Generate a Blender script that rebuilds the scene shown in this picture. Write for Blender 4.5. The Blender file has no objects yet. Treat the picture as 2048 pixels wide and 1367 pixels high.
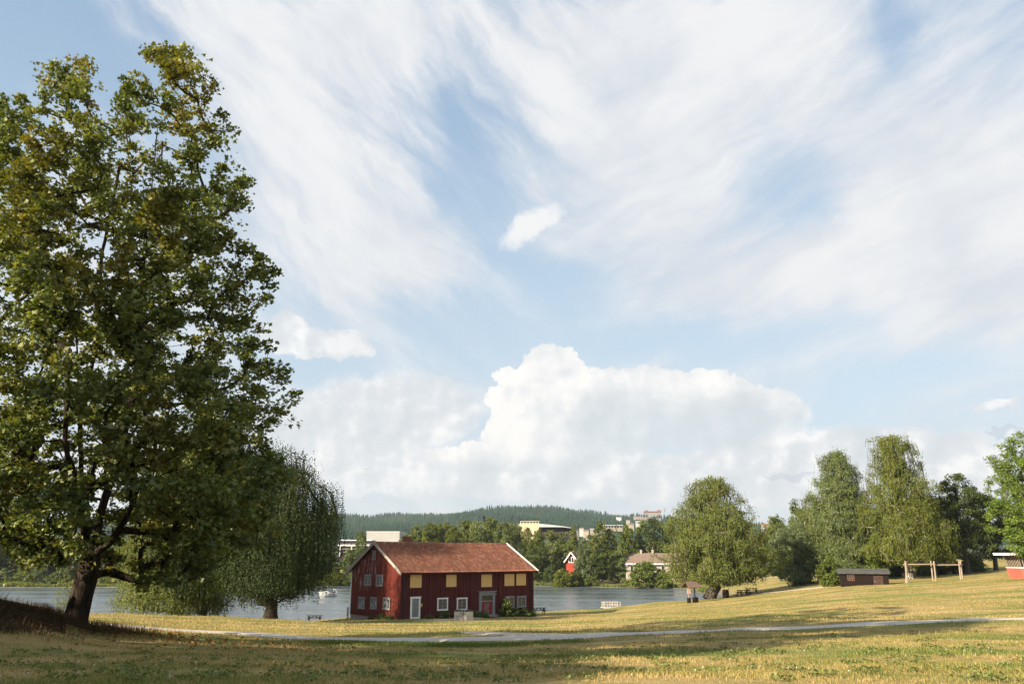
import bpy, bmesh, math, random
import numpy as np
from mathutils import Vector, Matrix, noise as mnoise

scn = bpy.context.scene
col = scn.collection
R = math.radians
rs = np.random.RandomState
# ---------------------------------------------------------------- camera
W0, H0, FPX, HOR = 2048.0, 1367.0, 1593.0, 1110.0
TH = math.atan((HOR - 683.5) / FPX)
CT, ST = math.cos(TH), math.sin(TH)
CAM = Vector((0, 0, 9.0))
cd = bpy.data.cameras.new('camera')
cam = bpy.data.objects.new('camera', cd)
col.objects.link(cam)
cam.location = CAM
cam.rotation_euler = (math.pi / 2 + TH, 0, 0)
cd.sensor_width = 36.0
cd.lens = 36.0 * FPX / W0
cd.clip_start = 0.1
cd.clip_end = 12000
scn.camera = cam


def ray(px, py):
    xc = (px - 1024.0) / FPX
    yc = (683.5 - py) / FPX
    return Vector((xc, CT - yc * ST, ST + yc * CT))


def at(px, py, Y):
    d = ray(px, py)
    return CAM + d * (Y / d.y)


def zrow(py, Y):
    return at(1024, py, Y).z


def psize(npx, Y):
    return npx * Y / 1649.0


# ---------------------------------------------------------------- tagging and meshes
def tag(o, label=None, cat=None, group=None, kind=None):
    if label: o['label'] = label
    if cat: o['category'] = cat
    if group: o['group'] = group
    if kind: o['kind'] = kind
    return o


def empty(name, loc=(0, 0, 0), rz=0.0, label=None, cat=None, group=None):
    o = bpy.data.objects.new(name, None)
    o.empty_display_size = 0.3
    col.objects.link(o)
    o.location = loc
    o.rotation_euler = (0, 0, rz)
    return tag(o, label, cat, group)


def link(name, me, mat, parent=None, loc=None):
    o = bpy.data.objects.new(name, me)
    col.objects.link(o)
    if mat is not None and len(me.materials) == 0:
        me.materials.append(mat)
    if parent is not None:
        o.parent = parent
    if loc is not None:
        o.location = loc
    return o


def mesh_np(name, V, F, attr=None, smooth=False):
    """V (n,3), F (m,k) constant k"""
    V = np.asarray(V, dtype=np.float32)
    F = np.asarray(F, dtype=np.int32)
    me = bpy.data.meshes.new(name)
    k = F.shape[1]
    me.vertices.add(len(V))
    me.vertices.foreach_set('co', V.ravel())
    me.loops.add(F.size)
    me.loops.foreach_set('vertex_index', F.ravel())
    me.polygons.add(len(F))
    me.polygons.foreach_set('loop_start', np.arange(0, F.size, k, dtype=np.int32))
    if smooth:
        me.polygons.foreach_set('use_smooth', np.ones(len(F), dtype=bool))
    me.update(calc_edges=True)
    if attr is not None:
        for an, av in attr.items():
            a = me.attributes.new(an, 'FLOAT', 'FACE')
            a.data.foreach_set('value', np.asarray(av, dtype=np.float32))
    me.validate()
    return me


class MB:
    def __init__(self):
        self.v = []
        self.f = []

    def add(self, vs, fs):
        b = len(self.v)
        self.v += [tuple(v) for v in vs]
        self.f += [tuple(i + b for i in f) for f in fs]
        return self

    def box(self, x0, x1, y0, y1, z0, z1):
        vs = [(x0, y0, z0), (x1, y0, z0), (x1, y1, z0), (x0, y1, z0), (x0, y0, z1), (x1, y0, z1), (x1, y1, z1), (x0, y1, z1)]
        fs = [(0, 3, 2, 1), (4, 5, 6, 7), (0, 1, 5, 4), (1, 2, 6, 5), (2, 3, 7, 6), (3, 0, 4, 7)]
        return self.add(vs, fs)

    def beam(self, a, b, w, h, up=(0, 0, 1)):
        a, b = Vector(a), Vector(b)
        d = (b - a).normalized()
        u = Vector(up)
        s = d.cross(u)
        if s.length < 1e-4: s = d.cross(Vector((1, 0, 0)))
        s.normalize()
        t = s.cross(d).normalized()
        s *= w / 2
        t *= h / 2
        vs = [a - s - t, a + s - t, a + s + t, a - s + t, b - s - t, b + s - t, b + s + t, b - s + t]
        fs = [(0, 3, 2, 1), (4, 5, 6, 7), (0, 1, 5, 4), (1, 2, 6, 5), (2, 3, 7, 6), (3, 0, 4, 7)]
        return self.add(vs, fs)

    def tube(self, pts, rad, n=8, cap=True):
        pts = [Vector(p) for p in pts]
        if not hasattr(rad, '__len__'): rad = [rad] * len(pts)
        rings = []
        ref = Vector((0.37, 0.9, 0.2)).normalized()
        for i, p in enumerate(pts):
            d = (pts[min(i + 1, len(pts) - 1)] - pts[max(i - 1, 0)]).normalized()
            a = d.cross(ref)
            if a.length < 1e-3: a = d.cross(Vector((1, 0, 0)))
            a.normalize()
            b = d.cross(a)
            rings.append([p + (a * math.cos(2 * math.pi * k / n) + b * math.sin(2 * math.pi * k / n)) * rad[i] for k in range(n)])
        base = len(self.v)
        for r in rings: self.v += [tuple(v) for v in r]
        for i in range(len(rings) - 1):
            for k in range(n):
                k2 = (k + 1) % n
                self.f.append((base + i * n + k, base + i * n + k2, base + (i + 1) * n + k2, base + (i + 1) * n + k))
        if cap:
            self.f.append(tuple(base + k for k in range(n))[::-1])
            self.f.append(tuple(base + (len(rings) - 1) * n + k for k in range(n)))
        return self

    def build(self, name, mat, parent=None, loc=None, smooth=False):
        me = bpy.data.meshes.new(name)
        me.from_pydata(self.v, [], self.f)
        bm = bmesh.new()
        bm.from_mesh(me)
        bmesh.ops.recalc_face_normals(bm, faces=bm.faces)
        bm.to_mesh(me)
        bm.free()
        if smooth:
            for p in me.polygons: p.use_smooth = True
        me.update()
        return link(name, me, mat, parent, loc)


# ---------------------------------------------------------------- material helpers
class NT:
    def __init__(self, nt):
        self.nt = nt

    def n(self, t, **kw):
        nd = self.nt.nodes.new(t)
        ins = kw.pop('ins', {})
        for k, v in kw.items(): setattr(nd, k, v)
        for k, v in ins.items(): self.set(nd.inputs[k], v)
        return nd

    def set(self, sock, v):
        if isinstance(v, bpy.types.NodeSocket):
            self.nt.links.new(v, sock)
        else:
            if hasattr(sock.default_value, '__len__') and len(sock.default_value) == 4 and len(v) == 3:
                v = tuple(v) + (1,)
            sock.default_value = v

    def m(self, op, a, b=0.0, c=0.0, clamp=False):
        nd = self.n('ShaderNodeMath', operation=op, use_clamp=clamp)
        for i, x in enumerate((a, b, c)): self.set(nd.inputs[i], x)
        return nd.outputs[0]

    def vm(self, op, a, b=(0, 0, 0)):
        nd = self.n('ShaderNodeVectorMath', operation=op)
        self.set(nd.inputs[0], a)
        if op != 'LENGTH': self.set(nd.inputs[1], b)
        return nd.outputs['Value'] if op in ('LENGTH', 'DOT_PRODUCT') else nd.outputs[0]

    def mix(self, f, a, b, mode='MIX'):
        nd = self.n('ShaderNodeMix', data_type='RGBA', blend_type=mode)
        nd.clamp_factor = True
        self.set(nd.inputs[0], f)
        self.set(nd.inputs[6], a)
        self.set(nd.inputs[7], b)
        return nd.outputs[2]

    def noise(self, vec, scale, detail=4, rough=0.5, dist=0.0):
        nd = self.n('ShaderNodeTexNoise', ins={'Scale': scale, 'Detail': detail, 'Roughness': rough, 'Distortion': dist})
        if vec is not None: self.set(nd.inputs['Vector'], vec)
        return nd.outputs[0]

    def ss(self, v, a, b, lo=0.0, hi=1.0):
        nd = self.n('ShaderNodeMapRange', interpolation_type='SMOOTHSTEP')
        nd.clamp = True
        self.set(nd.inputs[0], v)
        for i, x in enumerate((a, b, lo, hi)): self.set(nd.inputs[i + 1], x)
        return nd.outputs[0]

    def ramp(self, f, stops):
        nd = self.n('ShaderNodeValToRGB')
        cr = nd.color_ramp
        while len(cr.elements) > 1: cr.elements.remove(cr.elements[-1])
        cr.elements[0].position = stops[0][0]
        cr.elements[0].color = tuple(stops[0][1]) + (1,)
        for p, c in stops[1:]:
            e = cr.elements.new(p)
            e.color = tuple(c) + (1,)
        self.set(nd.inputs[0], f)
        return nd.outputs[0]

    def mapping(self, vec, loc=(0, 0, 0), rot=(0, 0, 0), sc=(1, 1, 1), t='POINT'):
        nd = self.n('ShaderNodeMapping', vector_type=t)
        self.set(nd.inputs[0], vec)
        nd.inputs['Location'].default_value = loc
        nd.inputs['Rotation'].default_value = rot
        nd.inputs['Scale'].default_value = sc
        return nd.outputs[0]


def new_mat(name):
    m = bpy.data.materials.new(name)
    m.use_nodes = True
    m.node_tree.nodes.clear()
    t = NT(m.node_tree)
    out = t.n('ShaderNodeOutputMaterial')
    return m, t, out


def principled(t, out, color, rough=0.8, spec=0.3, metal=0.0, normal=None):
    p = t.n('ShaderNodeBsdfPrincipled')
    t.set(p.inputs['Base Color'], color)
    t.set(p.inputs['Roughness'], rough)
    t.set(p.inputs['Specular IOR Level'], spec)
    t.set(p.inputs['Metallic'], metal)
    if normal is not None: t.set(p.inputs['Normal'], normal)
    t.nt.links.new(p.outputs[0], out.inputs[0])
    return p


def obj_coord(t):
    return t.n('ShaderNodeTexCoord').outputs['Object']


def geo_pos(t):
    return t.n('ShaderNodeNewGeometry').outputs['Position']


def bump(t, h, strength=0.4, dist=0.02):
    return t.n('ShaderNodeBump', ins={'Strength': strength, 'Distance': dist, 'Height': h}).outputs[0]


def simple(name, c, rough=0.8, var=0.25, scale=3.0, stretch=(1, 1, 1), c2=None, bs=0.3, spec=0.25, metal=0.0):
    m, t, out = new_mat(name)
    v = t.mapping(obj_coord(t), sc=stretch)
    n1 = t.noise(v, scale, 6, 0.6)
    n2 = t.noise(v, scale * 6, 4, 0.6)
    d = tuple(x * (1 - var) for x in c)
    l = tuple(min(1, x * (1 + var)) for x in c)
    a = t.mix(t.ss(n1, 0.3, 0.7), d, l)
    if c2: a = t.mix(t.ss(n2, 0.5, 0.72), a, c2)
    principled(t, out, a, rough, spec, metal, bump(t, n2, bs, 0.01))
    return m


def leaf_mat(name, stops, trans=0.35, autumn=None, gloss=0.08):
    """per-face 'rnd' gives leaf colour, 'hue' (0..1) how far the leaf has turned"""
    m, t, out = new_mat(name)
    a = t.n('ShaderNodeAttribute', attribute_name='rnd').outputs['Fac']
    if not autumn: a = t.m('MULTIPLY_ADD', a, .65, .18)
    c = t.ramp(a, stops)
    oi = t.n('ShaderNodeObjectInfo').outputs['Random']
    c = t.n('ShaderNodeHueSaturation', ins={'Hue': t.m('MULTIPLY_ADD', oi, 0.014, 0.482), 'Saturation': t.m('MULTIPLY_ADD', oi, -0.25, 1.08), 'Value': t.m('MULTIPLY_ADD', oi, 0.25, 0.88), 'Color': c}).outputs[0]
    if autumn:
        h = t.n('ShaderNodeAttribute', attribute_name='hue').outputs['Fac']
        c2 = t.ramp(a, autumn)
        c = t.mix(h, c, c2)
    d = t.n('ShaderNodeBsdfDiffuse', ins={'Color': c})
    ct = t.n('ShaderNodeHueSaturation', ins={'Hue': 0.49, 'Saturation': 1.15, 'Value': 1.3, 'Color': c}).outputs[0]
    tr = t.n('ShaderNodeBsdfTranslucent', ins={'Color': ct})
    mx = t.n('ShaderNodeMixShader', ins={0: trans})
    t.nt.links.new(d.outputs[0], mx.inputs[1])
    t.nt.links.new(tr.outputs[0], mx.inputs[2])
    g = t.n('ShaderNodeBsdfGlossy', ins={'Roughness': 0.6, 'Color': (0.9, 0.95, 0.8, 1)})
    mg = t.n('ShaderNodeMixShader', ins={0: gloss * .3})
    t.nt.links.new(mx.outputs[0], mg.inputs[1])
    t.nt.links.new(g.outputs[0], mg.inputs[2])
    t.nt.links.new(mg.outputs[0], out.inputs[0])
    return m


def bark_mat(name, c1, c2, sc=(6, 6, 1.2), white=None):
    m, t, out = new_mat(name)
    v = t.mapping(obj_coord(t), sc=sc)
    n = t.noise(v, 2.2, 8, 0.65, 0.6)
    c = t.mix(t.ss(n, 0.35, 0.65), c1, c2)
    if white:
        w = t.noise(t.mapping(obj_coord(t), sc=(1.5, 1.5, 5)), 1.5, 4, 0.6)
        c = t.mix(t.ss(w, 0.48, 0.56), c, white)
    principled(t, out, c, 0.95, 0.1, 0, bump(t, n, 0.9, 0.05))
    return m


def lawn_color(t, pos):
    n1 = t.noise(t.mapping(pos, sc=(0.55, 1.6, 0.0)), 0.16, 5, 0.6, 0.6)
    n2 = t.noise(t.mapping(pos, sc=(0.8, 1.8, 0.0)), 0.55, 5, 0.65, 0.8)
    n3 = t.noise(pos, 4.5, 6, 0.7)
    n4 = t.noise(t.mapping(pos, loc=(31, 7, 0), sc=(0.5, 1.7, 0.0)), 0.10, 3, 0.5, 0.5)
    s = t.m('ADD', t.m('MULTIPLY', n1, 0.55), t.m('ADD', t.m('MULTIPLY', n2, 0.3), t.m('MULTIPLY', n3, 0.25)))
    c = t.ramp(s, [(0.375, (0.075, 0.120, 0.020)), (0.45, (0.145, 0.165, 0.034)), (0.515, (0.25, 0.215, 0.066)), (0.585, (0.375, 0.275, 0.11)), (0.69, (0.46, 0.33, 0.17))])
    c = t.mix(t.m('MULTIPLY', t.ss(n4, 0.54, 0.64), 0.65), c, (0.10, 0.165, 0.028))
    fine = t.noise(pos, 22.0, 5, 0.75)
    c = t.mix(t.ss(fine, 0.42, 0.68), c, t.mix(0.5, c, (0.04, 0.045, 0.02)))
    return c, fine
# ---------------------------------------------------------------- terrain
def ucol(px):
    d = ray(px, 1180)
    return d.x / d.y

K = 0.9
# (distance before scaling, picture row) or (distance, height, 'z')
COLS = {
    -1500: [(12, 7.6, 'z'), (30, 7.9, 'z'), (60, 6, 'z'), (100, 3, 'z'), (140, 0.2, 'z'), (150, -2, 'z'), (255, -2, 'z'), (270, .3, 'z'), (400, 6, 'z')],
    -250: [(12, 7.45, 'z'), (20, 7.1, 'z'), (28, 7.6, 'z'), (36, 7.2, 'z'), (60, 5, 'z'), (90, 3, 'z'), (118, .2, 'z'), (130, -2, 'z'), (258, -2, 'z'), (268, .2, 'z'), (300, 2, 'z'), (400, 6, 'z')],
    0: [(12, 1367), (20, 1310), (28, 1219), (34, 7.1, 'z'), (60, 4.9, 'z'), (90, 2.8, 'z'), (115, .2, 'z'), (128, -2, 'z'), (260, -2, 'z'), (268, .2, 'z'), (310, 3, 'z'), (400, 8, 'z')],
    110: [(12, 1367), (20, 1312), (29, 1226), (36, 6.7, 'z'), (60, 4.9, 'z'), (88, 1227), (112, .2, 'z'), (125, -2, 'z'), (260, -2, 'z'), (268, .2, 'z'), (310, 3, 'z'), (400, 8, 'z')],
    170: [(12, 1367), (20, 1312), (31, 1262), (38, 1252), (60, 1236), (88, 1224), (112, .2, 'z'), (125, -2, 'z'), (260, -2, 'z'), (268, .2, 'z'), (310, 3, 'z'), (400, 8, 'z')],
    250: [(12, 1367), (22, 1305), (31, 1269), (42, 1253), (60, 1238), (88, 1223), (112, .4, 'z'), (125, -2, 'z'), (262, -2, 'z'), (270, .2, 'z'), (310, 3, 'z'), (400, 7, 'z')],
    400: [(12, 1367), (24, 1305), (32, 1280), (42, 1262), (60, 1244), (82, 1230), (108, .5, 'z'), (120, -2, 'z'), (264, -2, 'z'), (272, .2, 'z'), (310, 2, 'z'), (400, 5, 'z')],
    540: [(12, 1367), (25, 1305), (33, 1285), (41, 1270), (60, 1250), (80, 1237), (105, 1.0, 'z'), (118, .2, 'z'), (126, -1.5, 'z'), (266, -2, 'z'), (276, .2, 'z'), (310, 1.6, 'z'), (400, 4, 'z')],
    650: [(12, 1367), (26, 1305), (34, 1290), (40, 1276), (60, 1255), (78, 1245), (97, 1241.5), (122, 1239), (130, 0, 'z'), (138, -2, 'z'), (270, -2, 'z'), (284, .2, 'z'), (320, 1.2, 'z'), (400, 3, 'z')],
    800: [(12, 1367), (26, 1305), (34, 1290), (39, 1278), (60, 1259), (80, 1247), (96, 1239), (125, 1.6, 'z'), (138, 0.1, 'z'), (146, -2, 'z'), (270, -2, 'z'), (282, .2, 'z'), (320, 1.2, 'z'), (400, 3, 'z')],
    1000: [(12, 1367), (26, 1305), (33, 1292), (38, 1277), (60, 1257), (80, 1247), (100, 1236), (120, 1223), (143, .2, 'z'), (150, -2, 'z'), (270, -2, 'z'), (282, .2, 'z'), (320, 1.0, 'z'), (400, 3, 'z')],
    1100: [(12, 1367), (26, 1305), (34, 1288), (39, 1274), (60, 1258), (80, 1248), (105, 1234), (130, 1224), (146, 1221), (153, -2, 'z'), (268, -2, 'z'), (281, .2, 'z'), (320, .9, 'z'), (400, 3, 'z')],
    1215: [(12, 1367), (26, 1303), (34, 1285), (40, 1271), (60, 1253), (100, 1232), (130, 1220), (155, 1214), (161, -2, 'z'), (256, -2, 'z'), (268, .2, 'z'), (320, .9, 'z'), (400, 3, 'z')],
    1300: [(12, 1367), (27, 1300), (34, 1282), (41, 1267), (60, 1249), (100, 1225), (130, 1212), (155, 1203.5), (172, 0, 'z'), (180, -2, 'z'), (250, -2, 'z'), (264, .2, 'z'), (320, .9, 'z'), (400, 3, 'z')],
    1400: [(12, 1367), (27, 1298), (35, 1277), (42, 1263), (60, 1245), (100, 1219), (130, 1206), (152, 1198), (168, .6, 'z'), (178, -.2, 'z'), (186, -1.5, 'z'), (215, -1.5, 'z'), (230, .15, 'z'), (260, .5, 'z'), (320, 1.2, 'z'), (400, 3, 'z')],
    1455: [(12, 1367), (27, 1296), (35, 1275), (43, 1260), (60, 1242), (100, 1214), (130, 1202), (150, 1194), (180, 1186), (215, .3, 'z'), (240, .6, 'z'), (300, 1.2, 'z'), (400, 3, 'z')],
    1560: [(12, 1367), (27, 1294), (36, 1270), (45, 1255), (60, 1237), (100, 1204), (130, 1189), (150, 1180), (180, 1171), (230, 3.0, 'z'), (300, 3.4, 'z'), (400, 4, 'z')],
    1700: [(12, 1367), (27, 1292), (36, 1267), (46, 1250), (60, 1232), (100, 1192), (130, 1171.5), (140, 1168), (180, 5, 'z'), (300, 5, 'z'), (400, 5, 'z')],
    1850: [(12, 1367), (28, 1290), (37, 1261), (47, 1245), (60, 1226), (100, 1182), (125, 1167), (138, 1163), (180, 5.5, 'z'), (300, 7, 'z'), (400, 7, 'z')],
    2048: [(12, 1367), (28, 1290), (38, 1256), (49, 1239), (60, 1222), (90, 1178), (115, 1157), (140, 6.3, 'z'), (300, 8, 'z'), (400, 8, 'z')],
    2500: [(12, 7.5, 'z'), (49, 5.9, 'z'), (60, 5.8, 'z'), (90, 6.2, 'z'), (115, 6.8, 'z'), (300, 9, 'z'), (400, 9, 'z')],
    3800: [(12, 7.6, 'z'), (60, 6.8, 'z'), (115, 8, 'z'), (300, 11, 'z'), (400, 11, 'z')],
}
SKY = [(-1500, 1055), (-300, 1047), (100, 1047), (300, 1045), (500, 1040), (690, 1031), (760, 1026), (850, 1021), (960, 1018), (1005, 1010), (1050, 1012), (1150, 1015), (1250, 1019), (1330, 1024), (1370, 1032), (1450, 1045), (1600, 1050), (2048, 1060), (3800, 1075)]
YT = np.concatenate([np.arange(0, 480, 1.0), np.arange(480, 1500, 20.0), np.arange(1500, 5200, 50.0)])
pxs = sorted(COLS)
UT0 = np.array([ucol(p) for p in pxs])
T0 = []
for p in pxs:
    ys, zs = [0.0, 6.0], [7.35, 7.35]
    for e in COLS[p]:
        yy = e[0] * K
        ys.append(yy)
        zs.append(e[1] if len(e) == 3 else zrow(e[1], yy))
    sk = np.interp(p, [a for a, b in SKY], [b for a, b in SKY])
    crest = zrow(sk, 2300.0) - 13
    ys += [560, 900, 1250, 1600, 2300, 2700, 5000]
    zs += [6, 12, 20, 20 + (crest - 20) * .42, crest, crest - 15, crest - 60]
    prof = np.interp(YT, ys, zs)
    kern = np.array([1, 3, 5, 3, 1.]) / 13
    near = YT < 475
    pp = prof[near]
    ppp = np.pad(pp, 2, mode='edge')
    prof[near] = np.convolve(ppp, kern, 'valid')
    T0.append(prof)
T0 = np.array(T0)
UT = np.linspace(UT0[0], UT0[-1], 700)
TT = np.array([np.interp(UT, UT0, T0[:, j]) for j in range(len(YT))]).T
k9 = np.hanning(15); k9 /= k9.sum()
TP = np.pad(TT, ((7, 7), (0, 0)), mode='edge')
TT = sum(k9[i] * TP[i:i + len(UT)] for i in range(15))


def height(X, Y):
    X = np.asarray(X, dtype=float)
    Y = np.asarray(Y, dtype=float)
    Yc = np.clip(Y, 0.0, YT[-1] - 1)
    U = X / np.maximum(Yc, 4.0)
    fu = np.clip((U - UT[0]) / (UT[1] - UT[0]), 0, len(UT) - 1.001)
    iu = fu.astype(int); fu = fu - iu
    jy = np.clip(np.searchsorted(YT, Yc, side='right') - 1, 0, len(YT) - 2)
    fy = (Yc - YT[jy]) / (YT[jy + 1] - YT[jy])
    z = (TT[iu, jy] * (1 - fu) + TT[iu + 1, jy] * fu) * (1 - fy) + (TT[iu, jy + 1] * (1 - fu) + TT[iu + 1, jy + 1] * fu) * fy
    und = 0.035 * np.sin(X * .9 + 1.3 * np.sin(Y * .31)) * np.sin(Y * .7 + .8 * np.sin(X * .23)) + 0.05 * np.sin(X * .27 + Y * .19)
    hill = np.clip((Y - 1300) / 400, 0, 1) * (7 * np.sin(X * .012 + 2 * np.sin(Y * .004)) + 4 * np.sin(X * .031 + Y * .013))
    return z + und * np.clip(Y / 10, 0, 1) + hill


def h1(x, y):
    return float(height(np.array([x]), np.array([y]))[0])


def hit(px, py, y0=8.0, y1=460.0):
    d = ray(px, py)
    ys = np.arange(y0, y1, 0.25)
    xs = d.x / d.y * ys
    zs = CAM.z + d.z / d.y * ys
    g = height(xs, ys)
    b = np.nonzero(zs <= g)[0]
    i = b[0] if len(b) else len(ys) - 1
    return Vector((xs[i], ys[i], g[i]))


def ground_at(px, Y):
    x = ray(px, 1180).x / ray(px, 1180).y * Y
    return Vector((x, Y, h1(x, Y)))


def axis(lim_in, step, lim, g):
    a = [0.0]
    s = step
    while a[-1] < lim:
        if a[-1] > lim_in: s *= g
        a.append(a[-1] + s)
    return a

xa = axis(38, 0.7, 4200, 1.045)
xl = np.array([-v for v in xa[::-1]] + xa[1:])
ya = axis(60, 0.6, 5000, 1.022)
yl = np.array([-60, -30, -12, -6, -3] + ya)
GX, GY = np.meshgrid(xl, yl)
GZ = height(GX.ravel(), GY.ravel())
nx, ny = len(xl), len(yl)
V = np.stack([GX.ravel(), GY.ravel(), GZ], 1)
ii = (np.arange(ny - 1)[:, None] * nx + np.arange(nx - 1)[None, :]).ravel()
F = np.stack([ii, ii + 1, ii + nx + 1, ii + nx], 1)

m, t, out = new_mat('meadow_ground')
pos = geo_pos(t)
c, fine = lawn_color(t, pos)
sep = t.n('ShaderNodeSeparateXYZ', ins={0: pos})
zz = t.m('ADD', sep.outputs[2], t.m('MULTIPLY', t.m('SUBTRACT', t.noise(pos, 0.5, 3), 0.5), 0.9))
gravel = t.ramp(t.noise(pos, 9.0, 5, 0.7), [(0.35, (0.10, 0.085, 0.07)), (0.65, (0.26, 0.22, 0.18))])
c = t.mix(t.ss(zz, 0.75, 0.3), c, gravel)
# bare worn earth patches
worn = t.m('MULTIPLY', t.ss(t.noise(t.mapping(pos, sc=(0.5, 1.4, 0)), 0.33, 4, 0.6), 0.60, 0.70), 0.5)
c = t.mix(worn, c, (0.30, 0.225, 0.15))
far = t.ss(sep.outputs[1], 330, 420)
c = t.mix(far, c, t.mix(t.ss(t.noise(pos, 0.012, 3), 0.5, 0.6), (0.022, 0.040, 0.018), (0.10, 0.11, 0.045)))
hi = t.ss(sep.outputs[1], 1300, 1500)
c = t.mix(hi, c, (0.018, 0.036, 0.016))
principled(t, out, c, 0.95, 0.1, 0, bump(t, t.m('ADD', fine, t.noise(pos, 3.0, 4)), 0.55, 0.05))
ground = link('ground', mesh_np('ground', V, F, smooth=True), m)
tag(ground, 'dry summer meadow sloping down to the lake and on to the wooded hills', 'ground', kind='structure')

# ---------------------------------------------------------------- lake
m, t, out = new_mat('lake_water')
pos = geo_pos(t)
w1 = t.noise(t.mapping(pos, sc=(0.5, 1.6, 1)), 1.1, 5, 0.62, 0.4)
w2 = t.noise(t.mapping(pos, sc=(0.35, 1.0, 1)), 0.22, 3, 0.5, 0.3)
patch = t.ss(t.noise(t.mapping(pos, sc=(0.03, 0.11, 1)), 1.0, 5, 0.62, 0.5), 0.38, 0.60)
h = t.m('ADD', t.m('MULTIPLY', w1, t.m('MULTIPLY_ADD', patch, 0.8, 0.35)), t.m('MULTIPLY', w2, 0.9))
b = t.n('ShaderNodeBump', ins={'Strength': t.m('MULTIPLY_ADD', patch, .26, .06), 'Distance': 0.14, 'Height': h})
p = principled(t, out, (0.07, 0.09, 0.10), t.m('MULTIPLY_ADD', patch, -.26, .38), 0.5, 0, b.outputs[0])
p.inputs['IOR'].default_value = 1.333
wv = []
wx = np.linspace(-1500, 700, 23); wy = np.linspace(85, 300, 9)
WX, WY = np.meshgrid(wx, wy)
ii = (np.arange(8)[:, None] * 23 + np.arange(22)[None, :]).ravel()
water = link('water', mesh_np('water', np.stack([WX.ravel(), WY.ravel(), WX.ravel() * 0], 1), np.stack([ii, ii + 1, ii + 24, ii + 23], 1)), m)
tag(water, 'rippled grey blue lake between the meadow and the wooded far shore', 'water', kind='structure')


# ---------------------------------------------------------------- paths
def drape_strip(name, pts, widths, mat, label, lift=0.035, step=0.45, seed=1, kind='structure', nacross=6, cat='path'):
    P = np.array([(p[0], p[1]) for p in pts])
    d = np.concatenate([[0], np.cumsum(np.linalg.norm(np.diff(P, axis=0), axis=1))])
    n = int(d[-1] / step) + 2
    s = np.linspace(0, d[-1], n)
    # smooth centre line
    X = np.interp(s, d, P[:, 0]); Y = np.interp(s, d, P[:, 1]); Wd = np.interp(s, d, widths)
    kk = max(3, int(6 / step)) | 1
    ker = np.hanning(kk + 2)[1:-1]; ker /= ker.sum()
    X = np.convolve(np.pad(X, kk // 2, mode='edge'), ker, 'valid'); Y = np.convolve(np.pad(Y, kk // 2, mode='edge'), ker, 'valid')
    tx = np.gradient(X); ty = np.gradient(Y); l = np.hypot(tx, ty); tx /= l; ty /= l
    r = rs(seed)
    def wob(): 
        a = r.randn(n); a = np.convolve(a, np.ones(5) / 5, 'same'); return a * 0.16
    wa, wb = wob(), wob()
    vs = []
    for k in range(nacross + 1):
        f = k / nacross * 2 - 1
        ww = Wd / 2 * f + (wa if f < 0 else wb) * abs(f)
        x = X - ty * ww; y = Y + tx * ww
        z = height(x, y) + lift - (0.07 if abs(f) == 1 else 0)
        vs.append(np.stack([x, y, z], 1))
    V = np.concatenate(vs)
    F = []
    for k in range(nacross):
        a = k * n + np.arange(n - 1)
        F.append(np.stack([a, a + 1, a + n + 1, a + n], 1))
    o = link(name, mesh_np(name, V, np.concatenate(F), smooth=True), mat)
    return tag(o, label, cat, kind=kind)


def gravel_mat(name, a, b):
    m, t, out = new_mat(name)
    pos = geo_pos(t)
    n = t.noise(pos, 14, 6, 0.75)
    n2 = t.noise(pos, 0.8, 5, 0.65, 0.5)
    c = t.mix(t.ss(n, 0.35, 0.65), a, b)
    c = t.mix(t.m('MULTIPLY', t.ss(n2, 0.58, 0.70), 0.5), c, (0.16, 0.15, 0.08))
    principled(t, out, c, 0.95, 0.1, 0, bump(t, n, 0.6, 0.03))
    return m

M_grav = gravel_mat('path_gravel', (0.36, 0.325, 0.28), (0.60, 0.54, 0.47))
M_sand = gravel_mat('path_sand', (0.36, 0.30, 0.23), (0.56, 0.48, 0.38))
mp = [hit(px, py) for px, py in [(205, 1251), (300, 1256), (420, 1264), (560, 1272), (700, 1277.5), (850, 1279.5), (1000, 1278), (1150, 1273), (1300, 1266.5), (1500, 1257.5), (1750, 1248), (2048, 1238.5)]]
mp = [mp[0] + Vector((-8, 1.5, 0))] + mp + [mp[-1] + Vector((14, 5, 0))]
drape_strip('path', mp, [1.8] * 2 + [2.2] * 12, M_grav, 'pale gravel footpath crossing the whole meadow from the maple to the right', lift=.06, cat='path')
sp = [hit(px, py) for px, py in [(925, 1263), (985, 1266), (1060, 1270), (1140, 1272.5)]]
drape_strip('path', sp, [0.9, 2.0, 2.2, 1.6], M_sand, 'sandy worn branch joining the gravel footpath below the red house', lift=0.055, seed=4)
sp = [hit(px, py) for px, py in [(818, 1241), (870, 1240), (930, 1236.5), (985, 1230), (1010, 1228)]]
drape_strip('path', sp, [1.2, 2.6, 2.8, 2.2, 1.0], M_sand, 'sandy track running close along the front of the red house', lift=0.045, seed=5)
sp = [hit(px, py) for px, py in [(1462, 1192), (1500, 1188.5), (1545, 1184), (1600, 1178), (1640, 1174), (1668, 1172)]]
drape_strip('path', sp, [1.2, 1.8, 2.4, 3.0, 3.0, 1.5], M_sand, 'bare dirt track from the picnic tables towards the tall birches', lift=0.05, seed=6)
sp = [ground_at(px, Y) for px, Y in [(1020, 300), (1080, 300), (1150, 299), (1230, 297), (1330, 290), (1420, 262), (1520, 240), (1600, 232)]]
drape_strip('road', sp, [3.0] * 8, M_grav, 'narrow grey road along the far shore of the lake', lift=0.08, step=2.0, seed=7, cat='road')
# ---------------------------------------------------------------- tree machinery
def vnoise(P, sc, seed=0.0):
    return np.array([mnoise.noise(Vector((p[0] * sc + seed, p[1] * sc - seed, p[2] * sc + 2 * seed))) for p in P])


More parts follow.
